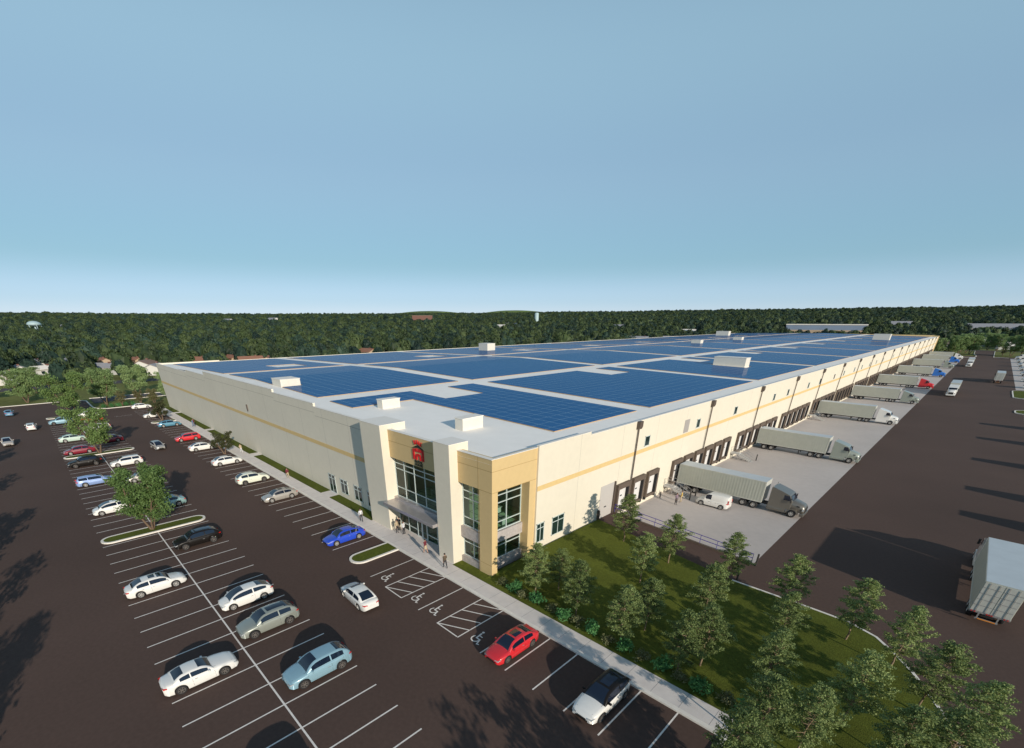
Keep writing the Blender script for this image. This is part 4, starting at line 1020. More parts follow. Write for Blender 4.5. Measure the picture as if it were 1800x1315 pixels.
def young_tree(seed, h=5.7):
    rg = random.Random(seed); tb = MB(); lb = MB()
    pts = [Vector((0, 0, -.1))]
    for i in range(1, 9): pts.append(Vector((rg.uniform(-.06, .06) * i ** .5, rg.uniform(-.06, .06) * i ** .5, h * i / 8.4)))
    for i in range(8): limb(tb, pts[i], pts[i + 1], .075 * (1 - i / 8.6), .075 * (1 - (i + 1) / 8.6))
    nb = 60
    for k in range(nb):
        t = k / (nb - 1.); z = h * (.25 + .72 * t); i = min(7, int(z / h * 8.4)); base = pts[i].lerp(pts[i + 1] if i < 8 else pts[8], min(1, z / h * 8.4 - i)) if i < 8 else pts[8]
        a = k * 2.4 + rg.uniform(-.5, .5); env = interp([(0, .85), (.22, 1.5), (.42, 1.45), (.68, .98), (.88, .5), (1, .16)], t)
        ln = env * rg.uniform(.62, 1.15); up = .10 + .45 * t
        tip = base + Vector((math.cos(a) * ln, math.sin(a) * ln, ln * up)); limb(tb, base, tip, .022, .006)
        m = 3 + int(ln * 3.2)
        for j in range(m):
            f = .35 + .65 * (j + 1) / m; c = base.lerp(tip, f) + rnd_dir(rg) * .14
            leaves(lb, c, int(26 + 10 * rg.random()), .27, .066, rg, .26, 1.0)
    return tb, lb
def big_tree(seed, h=9., sp=3.6, leafsize=.15, dens=1.):
    rg = random.Random(seed); tb = MB(); lb = MB(); tips = []
    forks = 2 + seed % 2
    for f in range(forks):
        a0 = f * 6.28 / forks + rg.uniform(-.4, .4); p = Vector((math.cos(a0) * .1, math.sin(a0) * .1, -.1)); r = .17
        d = Vector((math.cos(a0) * .35, math.sin(a0) * .35, 1)).normalized(); N = 7
        for i in range(N):
            q = p + d * (h * .84 / N); d = (d + rnd_dir(rg) * .16 + Vector((0, 0, .12))).normalized(); r2 = r * .8; limb(tb, p, q, r, r2)
            if i >= 1:
                for b in range(3):
                    a = rg.uniform(0, 6.28); t = (i + 1) / N; ln = sp * (1 - .45 * t) * rg.uniform(.45, .95); tip = q + Vector((math.cos(a) * ln, math.sin(a) * ln, ln * rg.uniform(.05, .65)))
                    limb(tb, q, tip, r2 * .45, .02); tips.append(tip); tips.append(q.lerp(tip, .55) + rnd_dir(rg) * .3)
            p, r = q, r2
        tips.append(p)
    for c in tips:
        if c.z < h * .24: c.z = h * .24 + rg.random()
        rr = rg.uniform(.55, 1.0) * h / 9
        leaves(lb, c, int(150 * dens), rr, leafsize, rg, .75, .55)
    return tb, lb
def tree_set(name, maker, seeds, bark, leaf):
    out = []
    for s in seeds:
        tb, lb = maker(s); out.append((tb.mesh(name + '_trunk', bark, True), lb.mesh(name + '_crown', leaf)))
    return out
YT = tree_set('young_tree', young_tree, (1, 2, 3, 4), M_BARK, M_LEAF)
BT = tree_set('parking_tree', lambda s: big_tree(s, 9.4, 2.9, .15, .85), (11, 12, 14, 15), M_BARKD, M_LEAF2)
DT = tree_set('dark_tree', lambda s: big_tree(s, 5.0, 2.1, .13, .45), (22,), M_BARKD, M_LEAF3)
SP_ = tree_set('sapling', lambda s: big_tree(s, 5.2, 1.6, .12, .22), (31, 32), M_BARKD, M_LEAF4)
def tree(st, i, x, y, z, sc, label, group, name='tree', cat='tree', lean=0.):
    e = empty(name, (x, y, z), (x * 1.7 + y) % 6.28, label, cat, group)
    e.scale = (sc * (1 + .06 * math.sin(x)), sc * (1 - .06 * math.sin(y)), sc)
    t, c = st[i % len(st)]; place(t, 'trunk', e); place(c, 'crown', e)
    return e
G1 = 'young trees on the entrance lawn'
yts = [(25.34, 22.4, 'at the ochre corner pier, nearest the building'), (29.93, 22.56, 'second in the row beside the walk'), (34.73, 21.93, 'third in the row beside the walk'), (35.2, 25.0, 'just behind the third tree of the walk row'),
       (31.34, 37.07, 'second along the ramp edge'), (25.57, 37.64, 'nearest the drive-in door'), (31.26, 31.22, 'in the middle of the lawn behind the second walk tree'), (37.2, 37.5, 'third along the ramp edge by the railing end'),
       (38.0, 30.0, 'in mid lawn below the railing end'), (39.36, 22.27, 'fourth beside the walk, left of a close pair'), (40.3, 24.1, 'right of the close pair beside the walk'), (42.34, 36.86, 'first at the curved kerb'),
       (47.35, 35.79, 'second at the curved kerb'), (50.4, 34.0, 'third at the curved kerb'), (52.3, 30.0, 'fourth at the curved kerb'), (48.98, 25.32, 'alone in the open lawn bottom right'),
       (43.6, 31.0, 'in mid lawn behind the kerb row'), (44.4, 24.8, 'above the end of the walk'), (45.6, 19.2, 'at the end of the walk, bottom edge'), (47.6, 20.4, 'bottom edge, right of the walk end'), (51.6, 22.5, 'bottom edge, cut by the frame'), (54.0, 26.6, 'bottom right corner, largest in view'), (26.4, 24.6, 'behind the ochre corner pier by the stone base'), (53.3, 23.6, 'cut by the bottom edge near the right corner'), (45.3, 15.6, 'lowest beside the parking kerb, cut by the frame')]
for i, (x, y, d) in enumerate(yts):
    tree(YT, i, x, y, lz(x, y) - .05 if y > 21 and x < 44.3 else .1, [1.0, 1.02, 1.0, .92, 1.0, 1.02, .96, 1.0, 1.0, .95, .98, 1.0, 1.02, .97, 1.03, 1.05, .9, .92, 1.0, .98, .95, 1.08, .8, 1.0, 1.0, 1.0, 1.0, .95][i], 'airy young green tree ' + d, G1, 'young_tree')
M_LEAFP = leaf_mat('pale_tree_leaves', (.15, .23, .08), (.30, .40, .17))
PT = []
for t_, c_ in BT:
    c2_ = c_.copy(); c2_.materials[0] = M_LEAFP; PT.append((t_, c2_))
G2 = 'leafy trees in the car park'
for i, (x, y, sc, d, st) in enumerate([(-18.2, -.3, .93, 'big leafy tree on the nearest planted island', BT), (-68.0, 0, 1.04, 'big leafy tree on the second planted island', BT), (-120.8, .2, 1.32, 'big leafy tree on the far planted island', BT),
     (-159.6, -8, 1.12, 'leafy tree on the grass at the far left kerb', BT), (-138.4, 9.6, 1.2, 'leafy tree between car park and road, left of the building', BT), (-151, 20, 1.2, 'leafy tree beyond the road, left of the building end', BT), (-134.8, 25.5, 1.0, 'leafy tree partly hidden by the building end', BT),
     (-186, -5, 1.0, 'leafy tree on the far grass beyond the left kerb', BT), (-176, -16, 1.0, 'leafy tree at the far left frame edge', BT),
     (-97.0, 16.2, 1.02, 'dark reddish young tree on the narrow far island', DT), (-50.2, 17.4, .88, 'dark young tree between two white sedans at the walk', DT),
     (-131, 12.5, .9, 'thin sapling by the far kerb', SP_), (-129.5, 20.5, .95, 'thin sapling beside the building end', SP_), (-141, 2.0, .8, 'thin sapling left of the leafy roadside tree', SP_), (-133, 17.5, .8, 'thin sapling between roadside tree and building', SP_)]):
    tree(PT if 3 <= i <= 8 else st, i, x, y, .1, sc, d, G2 if st is BT else 'small trees round the car park', 'leafy_tree' if st is BT else 'small_tree')
for i, (x, y) in enumerate([(20, -19.8), (5, -19.8), (-12, -20), (-33, -20), (-58, -19.8), (54, 1.8), (58.5, 4.5), (52.5, 9.0), (51.5, 13), (47.5, 7.5)]):
    tree(SP_, i, x, y, 0, 1.75 if i < 5 else 1.5 if i < 7 else 1.15, 'leafy tree outside the frame, %s of ten, known by its shadow' % ORD[i], 'trees outside the frame', 'leafy_tree')
# shrubs along the walk
def shrub_mesh(seed, leafm, r=.62, n=520, sz=.075):
    rg = random.Random(seed); mb = MB()
    for k in range(9): 
        c = Vector((rg.uniform(-.35, .35), rg.uniform(-.35, .35), rg.uniform(.22, .6))); leaves(mb, c, n // 9, .34, sz, rg, .9, .4)
    tb = MB()
    for k in range(6): tb.tube((0, 0, 0), (rg.uniform(-.35, .35), rg.uniform(-.35, .35), .55), .012, .005, n=5)
    return tb.mesh('shrub_stem', M_BARKD), mb.mesh('shrub_foliage', leafm)
SHA = shrub_mesh(1, M_BUSH, sz=.10); SHB = shrub_mesh(2, M_BUSH2, n=420); SHC = shrub_mesh(3, M_BUSH, n=620, sz=.08)
k = 0; x = 21.7
while x < 45:
    st = (SHB, SHC, SHB, SHA)[k % 4]; e = empty('shrub', (x, 21.55 + .12 * math.sin(k * 2.3), .12), k * 1.3, '%s shrub beside the walk, %s from the ochre pier' % (('low olive', 'dark green flowering', 'low olive', 'bright green')[k % 4], ORD[k]), 'shrub', 'shrubs along the walk')
    sc = (.95, 1.4, 1.0, 1.35)[k % 4]; e.scale = (sc, sc, sc); place(st[0], 'stem', e); place(st[1], 'foliage', e); k += 1; x += 1.52
# bright shrubs at the far kerb
for i, (x, y) in enumerate([(-130.5, 8), (-130.7, 9.8), (-130.5, 11.5), (-130.6, 13.4), (-130.5, 15.2)]):
    e = empty('shrub', (x, y, 0), i, 'bright green shrub in the bed at the far kerb, %s from the left' % ORD[i], 'shrub', 'bright shrubs at the far kerb'); e.scale = (1.3,) * 3; place(SHA[0], 'stem', e); place(SHA[1], 'foliage', e)
# trees at the yard exit
for i, (x, y, sc, st) in enumerate([(22, 480, 1.0, PT), (26.5, 486, .95, SP_), (30, 482, 1.0, PT), (33, 492, 1.1, PT), (38.5, 500, 1.15, PT), (42, 575, 1.2, PT), (36, 520, 1.1, PT), (47, 574, 1.15, PT), (52.5, 573, 1.1, PT), (56, 500, .95, SP_), (60, 495, 1.2, PT), (65, 490, 1.25, PT), (28, 505, 1.1, PT), (32, 540, 1.2, PT)]):
    tree(st, i, x, y, 0, sc * 1.3, 'pale green tree at the end of the yard, %s from the warehouse corner' % ORD[i], 'trees at the far end of the yard', 'leafy_tree')

# ------------------------------------------------------------------ far wood as one mass
def crown_mesh(seed, n=420, sz=.24):
    rg = random.Random(seed); mb = MB(); lobes = [(Vector((rg.uniform(-.45, .45), rg.uniform(-.45, .45), rg.uniform(.35, .95))), rg.uniform(.35, .55)) for _ in range(7)]
    bm = bmesh.new(); bmesh.ops.create_icosphere(bm, subdivisions=2, radius=1)
    for v in bm.verts: v.co = Vector((v.co.x * .62, v.co.y * .62, v.co.z * .52 + .58)) * (1 + .18 * math.sin(v.co.x * 7 + seed) * math.sin(v.co.y * 8) )
    mb.add([v.co[:] for v in bm.verts], [tuple(v.index for v in f.verts) for f in bm.faces]); bm.free()
    for c, r in lobes:
        for _ in range(n // 4):
            d = rnd_dir(rg); d.z = abs(d.z) * .9 - .15; p = c + d * r * rg.uniform(.85, 1.08)
            nr = (d + rnd_dir(rg) * .7).normalized(); a = nr.orthogonal().normalized(); b = nr.cross(a); s = sz * .30 * rg.uniform(.7, 1.4)
            mb.v += [tuple(p - a * s), tuple(p + b * s * .8), tuple(p + a * s), tuple(p - b * s * .8)]; q = len(mb.v); mb.f.append((q - 4, q - 3, q - 2, q - 1)); mb.m.append(0)
    return mb.mesh('woodland_crown', (M_FOR, M_FORB, M_FORO)[seed % 3])
crowns = bpy.data.collections.new('woodland_crowns')
for s in range(6):
    o = bpy.data.objects.new('woodland_crown', crown_mesh(40 + s)); crowns.objects.link(o)
CAM = Vector((47.66, -5.31))
HOUSES = []   # (x, y, radius kept clear of trees)
def blocked(x, y):
    if -330 < x < 150 and -140 < y < 640:
        if x > -160 and y < 600: return True
        if x > -215 and y < 300 and x > -214 and y > -30: return x > -193 or (-214 < x < -194)
        if x > -20 and y < 585: return True
    for hx, hy, hr in HOUSES:
        if (x - hx) ** 2 + (y - hy) ** 2 < hr * hr: return True
        # keep a low sight line open in front of each building
        dx, dy = hx - CAM.x, hy - CAM.y; L = math.hypot(dx, dy); t = ((x - CAM.x) * dx + (y - CAM.y) * dy) / L
        if L - max(hr * 3.2, 45 + L * .10) < t < L and abs((x - CAM.x) * dy - (y - CAM.y) * dx) / L < hr * .75: return True
    return False
def build_wood():
    rg = random.Random(5); P = []; SC = []
    r = 215.
    while r < 4300:
        step = 5.4 + .0036 * r
        if r > 1500: step = 5 + .0066 * r
        a = -12 + rg.random()
        while a < 104:
            rr = r + rg.uniform(-.5, .5) * step; aa = R(a); x = CAM.x - math.sin(aa) * rr; y = CAM.y + math.cos(aa) * rr
            if not blocked(x, y):
                big = rg.uniform(3.0, 5.6) * (step / 6.) ** .62
                P.append((x, y, H(x, y) - .3)); SC.append((big * rg.uniform(.85, 1.15), big * rg.uniform(.85, 1.15), big * rg.uniform(1.2, 1.9) * (1 if rr < 1200 else .72)))
            a += math.degrees(step / r) * rg.uniform(.75, 1.3)
        r += step * .92
    me = bpy.data.meshes.new('woodland'); me.from_pydata(P, [], [])
    at = me.attributes.new('sc', 'FLOAT_VECTOR', 'POINT'); at.data.foreach_set('vector', [c for s in SC for c in s])
    o = bpy.data.objects.new('woodland', me); COL.objects.link(o)
    ng = bpy.data.node_groups.new('scatter', 'GeometryNodeTree'); ng.interface.new_socket('Geometry', in_out='INPUT', socket_type='NodeSocketGeometry'); ng.interface.new_socket('Geometry', in_out='OUTPUT', socket_type='NodeSocketGeometry')
    n = ng.nodes; l = ng.links; gi = n.new('NodeGroupInput'); go = n.new('NodeGroupOutput')
    iop = n.new('GeometryNodeInstanceOnPoints'); ci = n.new('GeometryNodeCollectionInfo'); ci.inputs[0].default_value = crowns; ci.inputs[1].default_value = True; ci.inputs[2].default_value = True
    rv = n.new('FunctionNodeRandomValue'); rv.data_type = 'FLOAT_VECTOR'; rv.inputs[0].default_value = (0, 0, 0); rv.inputs[1].default_value = (0, 0, 6.283)
    na = n.new('GeometryNodeInputNamedAttribute'); na.data_type = 'FLOAT_VECTOR'; na.inputs[0].default_value = 'sc'
    m2p = n.new('GeometryNodeMeshToPoints')
    l.new(gi.outputs[0], m2p.inputs[0]); l.new(m2p.outputs[0], iop.inputs['Points']); l.new(ci.outputs[0], iop.inputs['Instance']); iop.inputs['Pick Instance'].default_value = True
    l.new(rv.outputs[0], iop.inputs['Rotation']); l.new(na.outputs[0], iop.inputs['Scale']); l.new(iop.outputs[0], go.inputs[0])
    mod = o.modifiers.new('scatter', 'NODES'); mod.node_group = ng
    tag(o, 'dense green woodland stretching from the site to the horizon', 'woodland', None, 'stuff'); print('trees in wood', len(P))
M_BRICKR = mat('red_brick', (.17, .085, .065), .85, var=.1, scale=.3); M_RGREY = mat('grey_shingle', (.30, .30, .32), .8, var=.1, scale=1); M_RTERR = mat('terracotta_roof', (.30, .14, .09), .8, var=.12, scale=1); M_RBRN = mat('brown_roof', (.25, .17, .14), .85, var=.1, scale=1); M_HW = mat('house_white', (.62, .61, .58), .8); M_HT = mat('house_tan', (.48, .36, .25), .8)
def house(x, y, w_, d_, h, ang, roofm, wallm, label):
    z = H(x, y) - .1; e = empty('house', (x, y, z), R(ang), label, 'house', 'houses among the far trees')
    mb = MB(); mb.box((-w_ / 2, -d_ / 2, 0), (w_ / 2, d_ / 2, h)); mb.add([(-w_ / 2, -d_ / 2, h), (-w_ / 2, d_ / 2, h), (-w_ / 2, 0, h + d_ * .22), (w_ / 2, -d_ / 2, h), (w_ / 2, d_ / 2, h), (w_ / 2, 0, h + d_ * .22)], [(0, 2, 1), (3, 4, 5)]); mb.obj('wall', wallm, e)
    mb = MB(); o_ = .6
    for s in (-1, 1): mb.add([(-w_ / 2 - o_, s * (d_ / 2 + o_), h - .25), (w_ / 2 + o_, s * (d_ / 2 + o_), h - .25), (w_ / 2 + o_, 0, h + d_ * .22 + .05), (-w_ / 2 - o_, 0, h + d_ * .22 + .05), (-w_ / 2 - o_, s * (d_ / 2 + o_), h - .05), (w_ / 2 + o_, s * (d_ / 2 + o_), h - .05), (w_ / 2 + o_, 0, h + d_ * .22 + .25), (-w_ / 2 - o_, 0, h + d_ * .22 + .25)], [(0, 1, 2, 3), (4, 5, 6, 7), (0, 1, 5, 4), (1, 2, 6, 5), (3, 0, 4, 7)])
    rf = mb.obj('roof', roofm, e, fix=True); mb = MB(); mb.box((w_ * .2, -.5, h), (w_ * .2 + .9, .4, h + d_ * .22 + .7)); mb.obj('chimney', M_BRICKR, rf)
    for s in (-1, 1):
        for k in range(3):
            mb = MB(); xx = -w_ * .33 + k * w_ * .3; mb.box((xx, s * (d_ / 2 + .02), h * .4), (xx + 1.5, s * (d_ / 2 + .06), h * .75)); mb.obj('window', M_DKGL, e)
HP = [(-291,27,12,7,3.4,10,M_RTERR,M_HT,'orange-roofed house among trees in the left woods, first orange from the left'),
      (-245,23,13,8,3.4,40,M_RGREY,M_HW,'grey-roofed house among trees in the left woods, first grey from the left'),
      (-288,42,9,5,3.4,10,M_RTERR,M_HT,'orange-roofed house among trees in the left woods, second orange from the left'),
      (-251,40,15,9,3.4,150,M_RBRN,M_HW,'brown-roofed house among trees in the left woods, first brown from the left'),
      (-228,40,12,7,3.4,150,M_RGREY,M_HW,'grey-roofed house among trees in the left woods, second grey from the left'),
      (-258,66,14,8,3.4,40,M_RTERR,M_HT,'orange-roofed house among trees in the left woods, third orange from the left'),
      (-264,85,12,7,3.4,10,M_RTERR,M_HT,'orange-roofed house among trees in the left woods, fourth orange from the left'),
      (-242,88,14,8,3.4,80,M_RTERR,M_HT,'orange-roofed house among trees in the left woods, fifth orange from the left'),
      (-240,97,9,5,3.4,150,M_RTERR,M_HT,'orange-roofed house among trees in the left woods, sixth orange from the left'),
      (-305,1,10,6,3.4,10,M_RGREY,M_HW,'grey-roofed house among trees in the left woods, third grey from the left'),
      (-254,1,10,6,3.4,120,M_CAPW,M_HW,'white-roofed house among trees in the left woods, first white from the left'),
      (-227,-11,12,7,3.4,150,M_CAPW,M_HW,'white-roofed house among trees in the left woods, second white from the left'),
      (-306,14,9,5,3.4,10,M_RGREY,M_HW,'grey-roofed house among trees in the left woods, fourth grey from the left'),
      (-265,-7,10,6,3.4,5,M_RGREY,M_HW,'grey-roofed house among trees in the left woods, fifth grey from the left'),
      (-286,134,8,5,3.4,10,M_RTERR,M_HT,'orange-roofed house among trees in the left woods, seventh orange from the left'),
      (-257,171,16,10,3.4,10,M_RTERR,M_HT,'orange-roofed house among trees in the left woods, eighth orange from the left'),
      (-280,200,9,5,3.4,10,M_CAPW,M_HW,'white-roofed house among trees in the left woods, third white from the left'),
      (-245,426,16,10,3.4,10,M_RGREY,M_HW,'grey-roofed house among trees behind the long roof, sixth grey from the left'),
      (-212,466,26,11,4.9,10,M_RGREY,M_HW,'grey-roofed house among trees behind the long roof, seventh grey from the left'),
      (-190,492,26,11,4.9,10,M_RGREY,M_HW,'grey-roofed house among trees behind the long roof, eighth grey from the left'),
      (-256,686,24,11,4.9,10,M_CAPW,M_HW,'white-roofed house among trees behind the long roof, fourth white from the left'),
      (-194,609,18,11,3.4,10,M_CAPW,M_HW,'white-roofed house among trees behind the long roof, fifth white from the left'),
      (-83,613,22,11,4.9,10,M_RBRN,M_HW,'brown-roofed house among trees beyond the far end of the warehouse, second brown from the left'),
      (-47,588,30,11,4.9,10,M_RGREY,M_HW,'grey-roofed house among trees beyond the far end of the warehouse, ninth grey from the left'),
      (-10,618,24,11,4.9,10,M_CAPW,M_HW,'white-roofed house among trees beyond the far end of the warehouse, sixth white from the left'),
      (26,600,16,10,3.4,10,M_RBRN,M_HW,'brown-roofed house among trees beyond the far end of the warehouse, third brown from the left'),
      (46,653,24,11,4.9,10,M_CAPW,M_HW,'white-roofed house among trees beyond the far end of the warehouse, seventh white from the left'),
      (60,600,16,10,3.4,10,M_CAPW,M_HW,'white-roofed house among trees beyond the far end of the warehouse, eighth white from the left'),
      (-651,738,30,11,4.9,10,M_RGREY,M_HW,'grey-roofed house among trees behind the long roof, ninth white from the left'),
      (-606,660,24,11,4.9,10,M_CAPW,M_HW,'white-roofed house among trees behind the long roof, tenth white from the left'),
      (-420,769,30,11,4.9,10,M_RGREY,M_HW,'grey-roofed house among trees behind the long roof, eleventh white from the left'),
      (-60,986,36,22,4.9,10,M_RGREY,M_HW,'grey-roofed house among trees beyond the far end of the warehouse, twelfth white from the left'),
      (47,914,60,22,4.9,10,M_RGREY,M_HW,'grey-roofed house among trees beyond the far end of the warehouse, thirteenth white from the left'),
      (-1525,464,40,22,4.9,10,M_RGREY,M_HW,'grey-roofed house among trees behind the long roof, fourteenth white from the left'),
      (-1528,595,40,22,4.9,10,M_RGREY,M_HW,'grey-roofed house among trees behind the long roof, fifteenth white from the left'),
      (-1031,653,30,11,4.9,10,M_RTERR,M_HT,'orange-roofed house among trees behind the long roof, ninth orange from the left'),
      (-1025,66,36,11,4.9,10,M_RGREY,M_HW,'grey-roofed house among trees in the left woods, sixteenth white from the left')]
for i, (x, y, w_, d_, h, ang, r_, wl, lb) in enumerate(HP):
    if math.hypot(x - 47, y + 5) < 400: w_ *= .85; d_ *= .85
    house(x, y, w_, d_, h, ang, r_, wl, lb); HOUSES.append((x, y, max(w_, d_) * .55))
def longhall(x, y, L, D, h, ang, wallm, roofm, label, name='warehouse_building', band=None):
    z = H(x, y); e = empty(name, (x, y, z), R(ang), label, 'building', None)
    mb = MB(); mb.box((-L / 2, -D / 2, -2), (L / 2, D / 2, h)); mb.obj('wall', wallm, e)
    mb = MB(); mb.box((-L / 2 - .5, -D / 2 - .5, h), (L / 2 + .5, D / 2 + .5, h + 1.0)); mb.obj('roof', roofm, e)
    if band:
        mb = MB(); mb.box((-L / 2 - .05, -D / 2 - .1, h * .12), (L / 2 + .05, -D / 2, h * .5)); mb.obj('lower_cladding', band, e)
        mb = MB()
        for k in range(int(L / 18)): mb.box((-L / 2 + 6 + k * 18, -D / 2 - .3, 0), (-L / 2 + 11 + k * 18, -D / 2 - .12, 4)); 
        mb.obj('loading_door', M_DKGL, e)
    HOUSES.append((x, y, L * .30)); 
    for s in (-.33, .33): HOUSES.append((x + L * s * math.cos(R(ang)), y + L * s * math.sin(R(ang)), L * .22))
M_BLUEC = mat('blue_grey_cladding', (.22, .28, .38), .6, var=.06, scale=.1); M_BLUEL = mat('pale_blue_cladding', (.45, .58, .72), .6)
longhall(-114, 775, 88, 30, 11.5, 11, M_BLUEC, M_CAPW, 'long blue-grey hall with white roof edge beyond the warehouse', band=M_HT)
longhall(-1210, 928, 62, 20, 15, 53, M_BRICKR, M_RBRN, 'large red brick block on the skyline left of the green hill', 'brick_building', band=M_BRICKR)
def water_tower(x, y, top, r, label, legs=True):
    z0 = H(x, y); e = empty('water_tower', (x, y, z0), 0, label, 'water tower'); zt = top - z0; mt = mat('tower_paint', (.38, .50, .52), .5)
    mb = MB(); n = 28; prof = [(.0, zt), (r * .45, zt - r * .06), (r * .8, zt - r * .24), (r, zt - r * .5), (r * .97, zt - r * .62), (r * .6, zt - r * .78), (0, zt - r * .85)] if legs else [(0, zt), (r * .7, zt - .3), (r, zt - 1.5), (r, 0)]
    mb.grid([[(a * math.cos(2 * math.pi * i / n), a * math.sin(2 * math.pi * i / n), z) for a, z in prof] for i in range(n + 1)]); mb.obj('tank', mt, e, smooth=True, fix=True)
    if legs:
        for k in range(5):
            a = k * 2 * math.pi / 5 + .3; mb = MB(); mb.tube((r * .9 * math.cos(a), r * .9 * math.sin(a), -2), (r * .88 * math.cos(a), r * .88 * math.sin(a), zt - r * .55), .4, n=8); mb.obj('leg', mt, e)
        mb = MB(); mb.tube((0, 0, -2), (0, 0, zt - r * .8), .9, n=10); mb.obj('riser', mt, e)
    HOUSES.append((x, y, r * 1.2))
water_tower(-852, 23.3, 21.5, 7.6, 'pale domed water tower on legs above the woods at left', True)
water_tower(-633, 794, 35, 4.2, 'plain pale cylindrical water tank on the skyline', False)
build_wood()
# the green hill behind the wood
def hill(cx, cy, rx, ry, top, name):
    mb = MB(); N = 40; rings = []
    for i in range(N + 1):
        t = i / N; rings.append([(cx + rx * t * math.cos(2 * math.pi * j / 48), cy + ry * t * math.sin(2 * math.pi * j / 48), top * (math.cos(t * math.pi / 2) ** 1.4) * (1 + .10 * math.sin(j * .9) * t) - 3 * t) for j in range(48)])
    mb.grid(rings, closed=True); struct(mb.obj(name, mat('hill_grass', (.12, .17, .03), .95, var=.3, scale=.01, var2=.2, scale2=.003), smooth=True, fix=True))
hill(-3150, 3400, 1000, 420, 93, 'green_hill'); hill(-3600, 2750, 1150, 420, 86, 'green_hill_west')

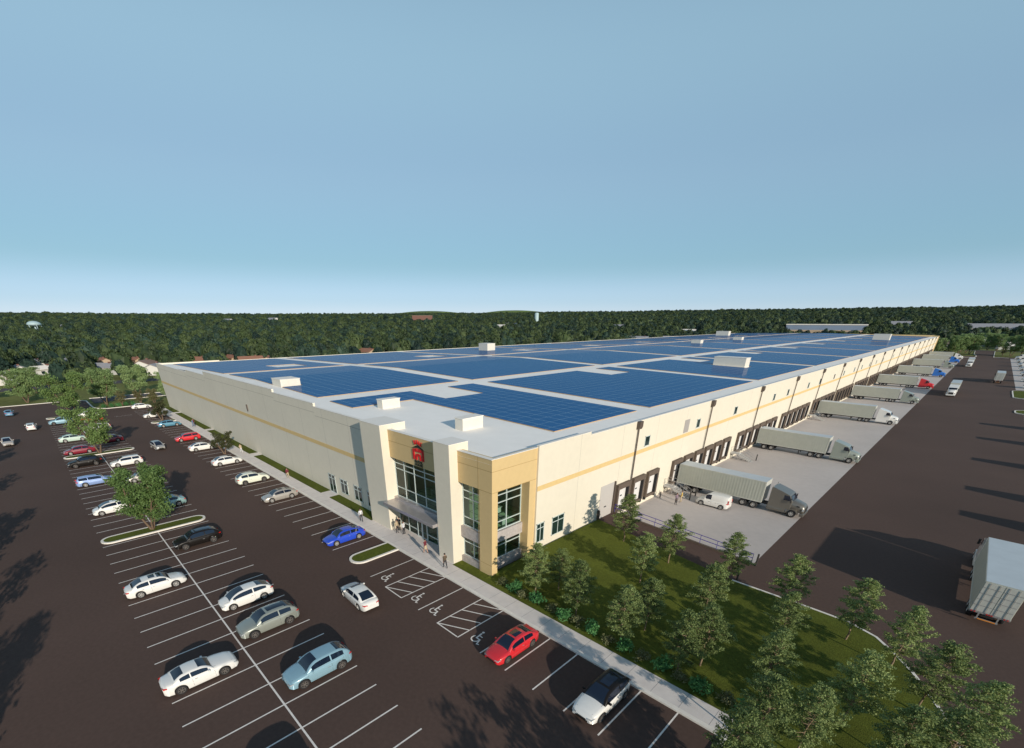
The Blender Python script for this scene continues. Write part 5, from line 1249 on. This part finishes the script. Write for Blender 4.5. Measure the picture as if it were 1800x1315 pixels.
# ------------------------------------------------------------------ people
def person(x, y, ang, shirt, trousers, label, walk=.25, skirt=False, z=.13, hair=M_HAIR, arm=.15, legm=None, h=1.76):
    k = h / 1.76
    V = []; E_ = []; Rr = []
    def v(x_, y_, z_, r): V.append((x_ * k, y_ * k, z_ * k)); Rr.append(r * k); return len(V) - 1
    def ch(a, *ids):
        for b in ids: E_.append((a, b)); a = b
    pel = v(0, 0, .95, .145); sp = v(.0, 0, 1.15, .135); chs = v(.01, 0, 1.36, .155); nk = v(.0, 0, 1.49, .06); hd0 = v(.02, 0, 1.58, .075); hd = v(.02, 0, 1.66, .095); hd1 = v(.015, 0, 1.73, .07)
    ch(pel, sp, chs, nk, hd0, hd, hd1); nose = v(.125, 0, 1.63, .014); ch(hd, nose)
    for s in (-1, 1):
        st = walk * s
        hp = v(0, s * .09, .9, .10); kn = v(st * .45 + .02, s * .10, .5, .068); an = v(st * .9 - .03, s * .10, .10, .045); ft = v(st * .9 + .13, s * .115, .035, .036); ch(pel, hp, kn, an, ft)
        sh = v(0, s * .19, 1.42, .062); el = v(-st * .4 - .02, s * .26, 1.14, .042); wr = v(-st * .9 + arm, s * .25, .90, .028); pm = v(-st * .98 + arm, s * .25, .83, .026); ch(chs, sh, el, wr, pm)
        for f in range(4): t = v(-st * 1.0 + arm + .02 - .012 * f, s * (.25), .76 + .01 * abs(f - 1.5), .008); b = v(-st + arm + .03 - .017 * f, s * .252, .735 + .012 * abs(f - 1.5), .007); ch(pm, t, b)
        th = v(-st + arm + .045, s * .235, .80, .009); ch(pm, th)
    me = bpy.data.meshes.new('body'); me.from_pydata(V, E_, []); o = bpy.data.objects.new('body', me); COL.objects.link(o)
    o.modifiers.new('skin', 'SKIN'); lay = me.skin_vertices[0].data
    for i, r in enumerate(Rr): lay[i].radius = (r, r)
    lay[0].use_root = True
    sb = o.modifiers.new('sub', 'SUBSURF'); sb.levels = 1; sb.render_levels = 1
    dg = bpy.context.evaluated_depsgraph_get(); m2 = bpy.data.meshes.new_from_object(o.evaluated_get(dg)); bpy.data.objects.remove(o)
    for m_ in (shirt, trousers, M_SKIN, M_BLACK): m2.materials.append(m_)
    for p in m2.polygons:
        c = p.center / k; p.use_smooth = True
        if c.z > 1.5: mi = 2
        elif c.z < .09: mi = 3
        elif abs(c.y) > .2 and c.z < .92: mi = 2
        elif c.z < (.98 if not skirt else .55) and abs(c.y) < .21: mi = 1 if not skirt else 2
        elif skirt and c.z < .98 and abs(c.y) < .21: mi = 1
        else: mi = 0
        p.material_index = mi
    e = empty('person', (x, y, z), R(ang), label, 'person', None); b = bpy.data.objects.new('body', m2); COL.objects.link(b); b.parent = e
    mb = MB(); rings = []
    for i in range(9):
        t = R(-15 + 105 * i / 8.); rings.append([((-.012 + (.108 * math.cos(t)) * math.cos(a) + .015) * k - (.02 if math.cos(a) > 0 else 0) * 0, .10 * math.cos(t) * math.sin(a) * k, (1.675 + .115 * math.sin(t) + (.045 if math.cos(a) > .3 and t < R(25) else 0)) * k) for a in [2 * math.pi * j / 14 for j in range(14)]])
    mb.grid(rings, closed=True); mb.obj('hair', hair, e, smooth=True, fix=True)
    if skirt:
        mb = MB(); mb.grid([[(rr * math.cos(a) * k * .85, rr * math.sin(a) * k, zz * k) for a in [2 * math.pi * j / 14 for j in range(14)]] for rr, zz in ((.15, 1.0), (.19, .9), (.20, .6))], closed=True); mb.obj('skirt', trousers, e, smooth=True, fix=True)
    return e
C_WH = mat('white_cloth', (.62, .62, .64), .8); C_DK = mat('dark_cloth', (.025, .025, .03), .85); C_BR = mat('brown_cloth', (.10, .075, .05), .85); C_MA = mat('maroon_cloth', (.14, .02, .03), .85); C_TN = mat('tan_cloth', (.45, .36, .24), .85); C_BL = mat('blue_cloth', (.12, .17, .28), .85); C_MV = mat('mauve_cloth', (.22, .16, .2), .85); C_YE = mat('yellow_cloth', (.6, .42, .12), .85)
person(15.2, 19.7, 170, C_BR, C_DK, 'person in dark brown jacket walking on the walk in front of the right pier')
person(11.0, 20.3, 190, C_MA, C_TN, 'person in maroon top and light skirt walking before the entrance doors', skirt=True)
person(5.2, 21.4, 200, C_WH, C_DK, 'person in white shirt and dark trousers standing under the canopy', walk=.05)
person(4.3, 21.0, 10, C_TN, C_DK, 'person in tan top standing by the left pier with another', walk=.05)
person(3.75, 21.7, 300, C_DK, C_BR, 'person in dark coat nearest the left pier under the canopy', walk=.04)
person(-2.0, 19.7, -20, C_WH, C_DK, 'person in white shirt walking left of the entrance piers near the blue car')
person(-26.2, 20.1, 175, C_MA, C_TN, 'person in red top on the walk beyond the silver sedan')
person(-48.4, 20.0, 5, C_TN, C_WH, 'small figure on the walk beside the white sedan and dark tree')
person(-82.0, 19.8, 30, C_BL, C_BL, 'person in blue far along the walk near the teal car'); person(-82.8, 20.2, 20, C_MA, C_DK, 'person in dark red far along the walk near the teal car')
person(23.8, 54.8, -20, C_MV, C_DK, 'man in mauve shirt standing on the apron near the van', walk=.04, z=.01)
person(23.9, 56.2, 200, C_YE, C_TN, 'worker in yellow vest standing on the apron by the stairs', walk=.06, z=.01)
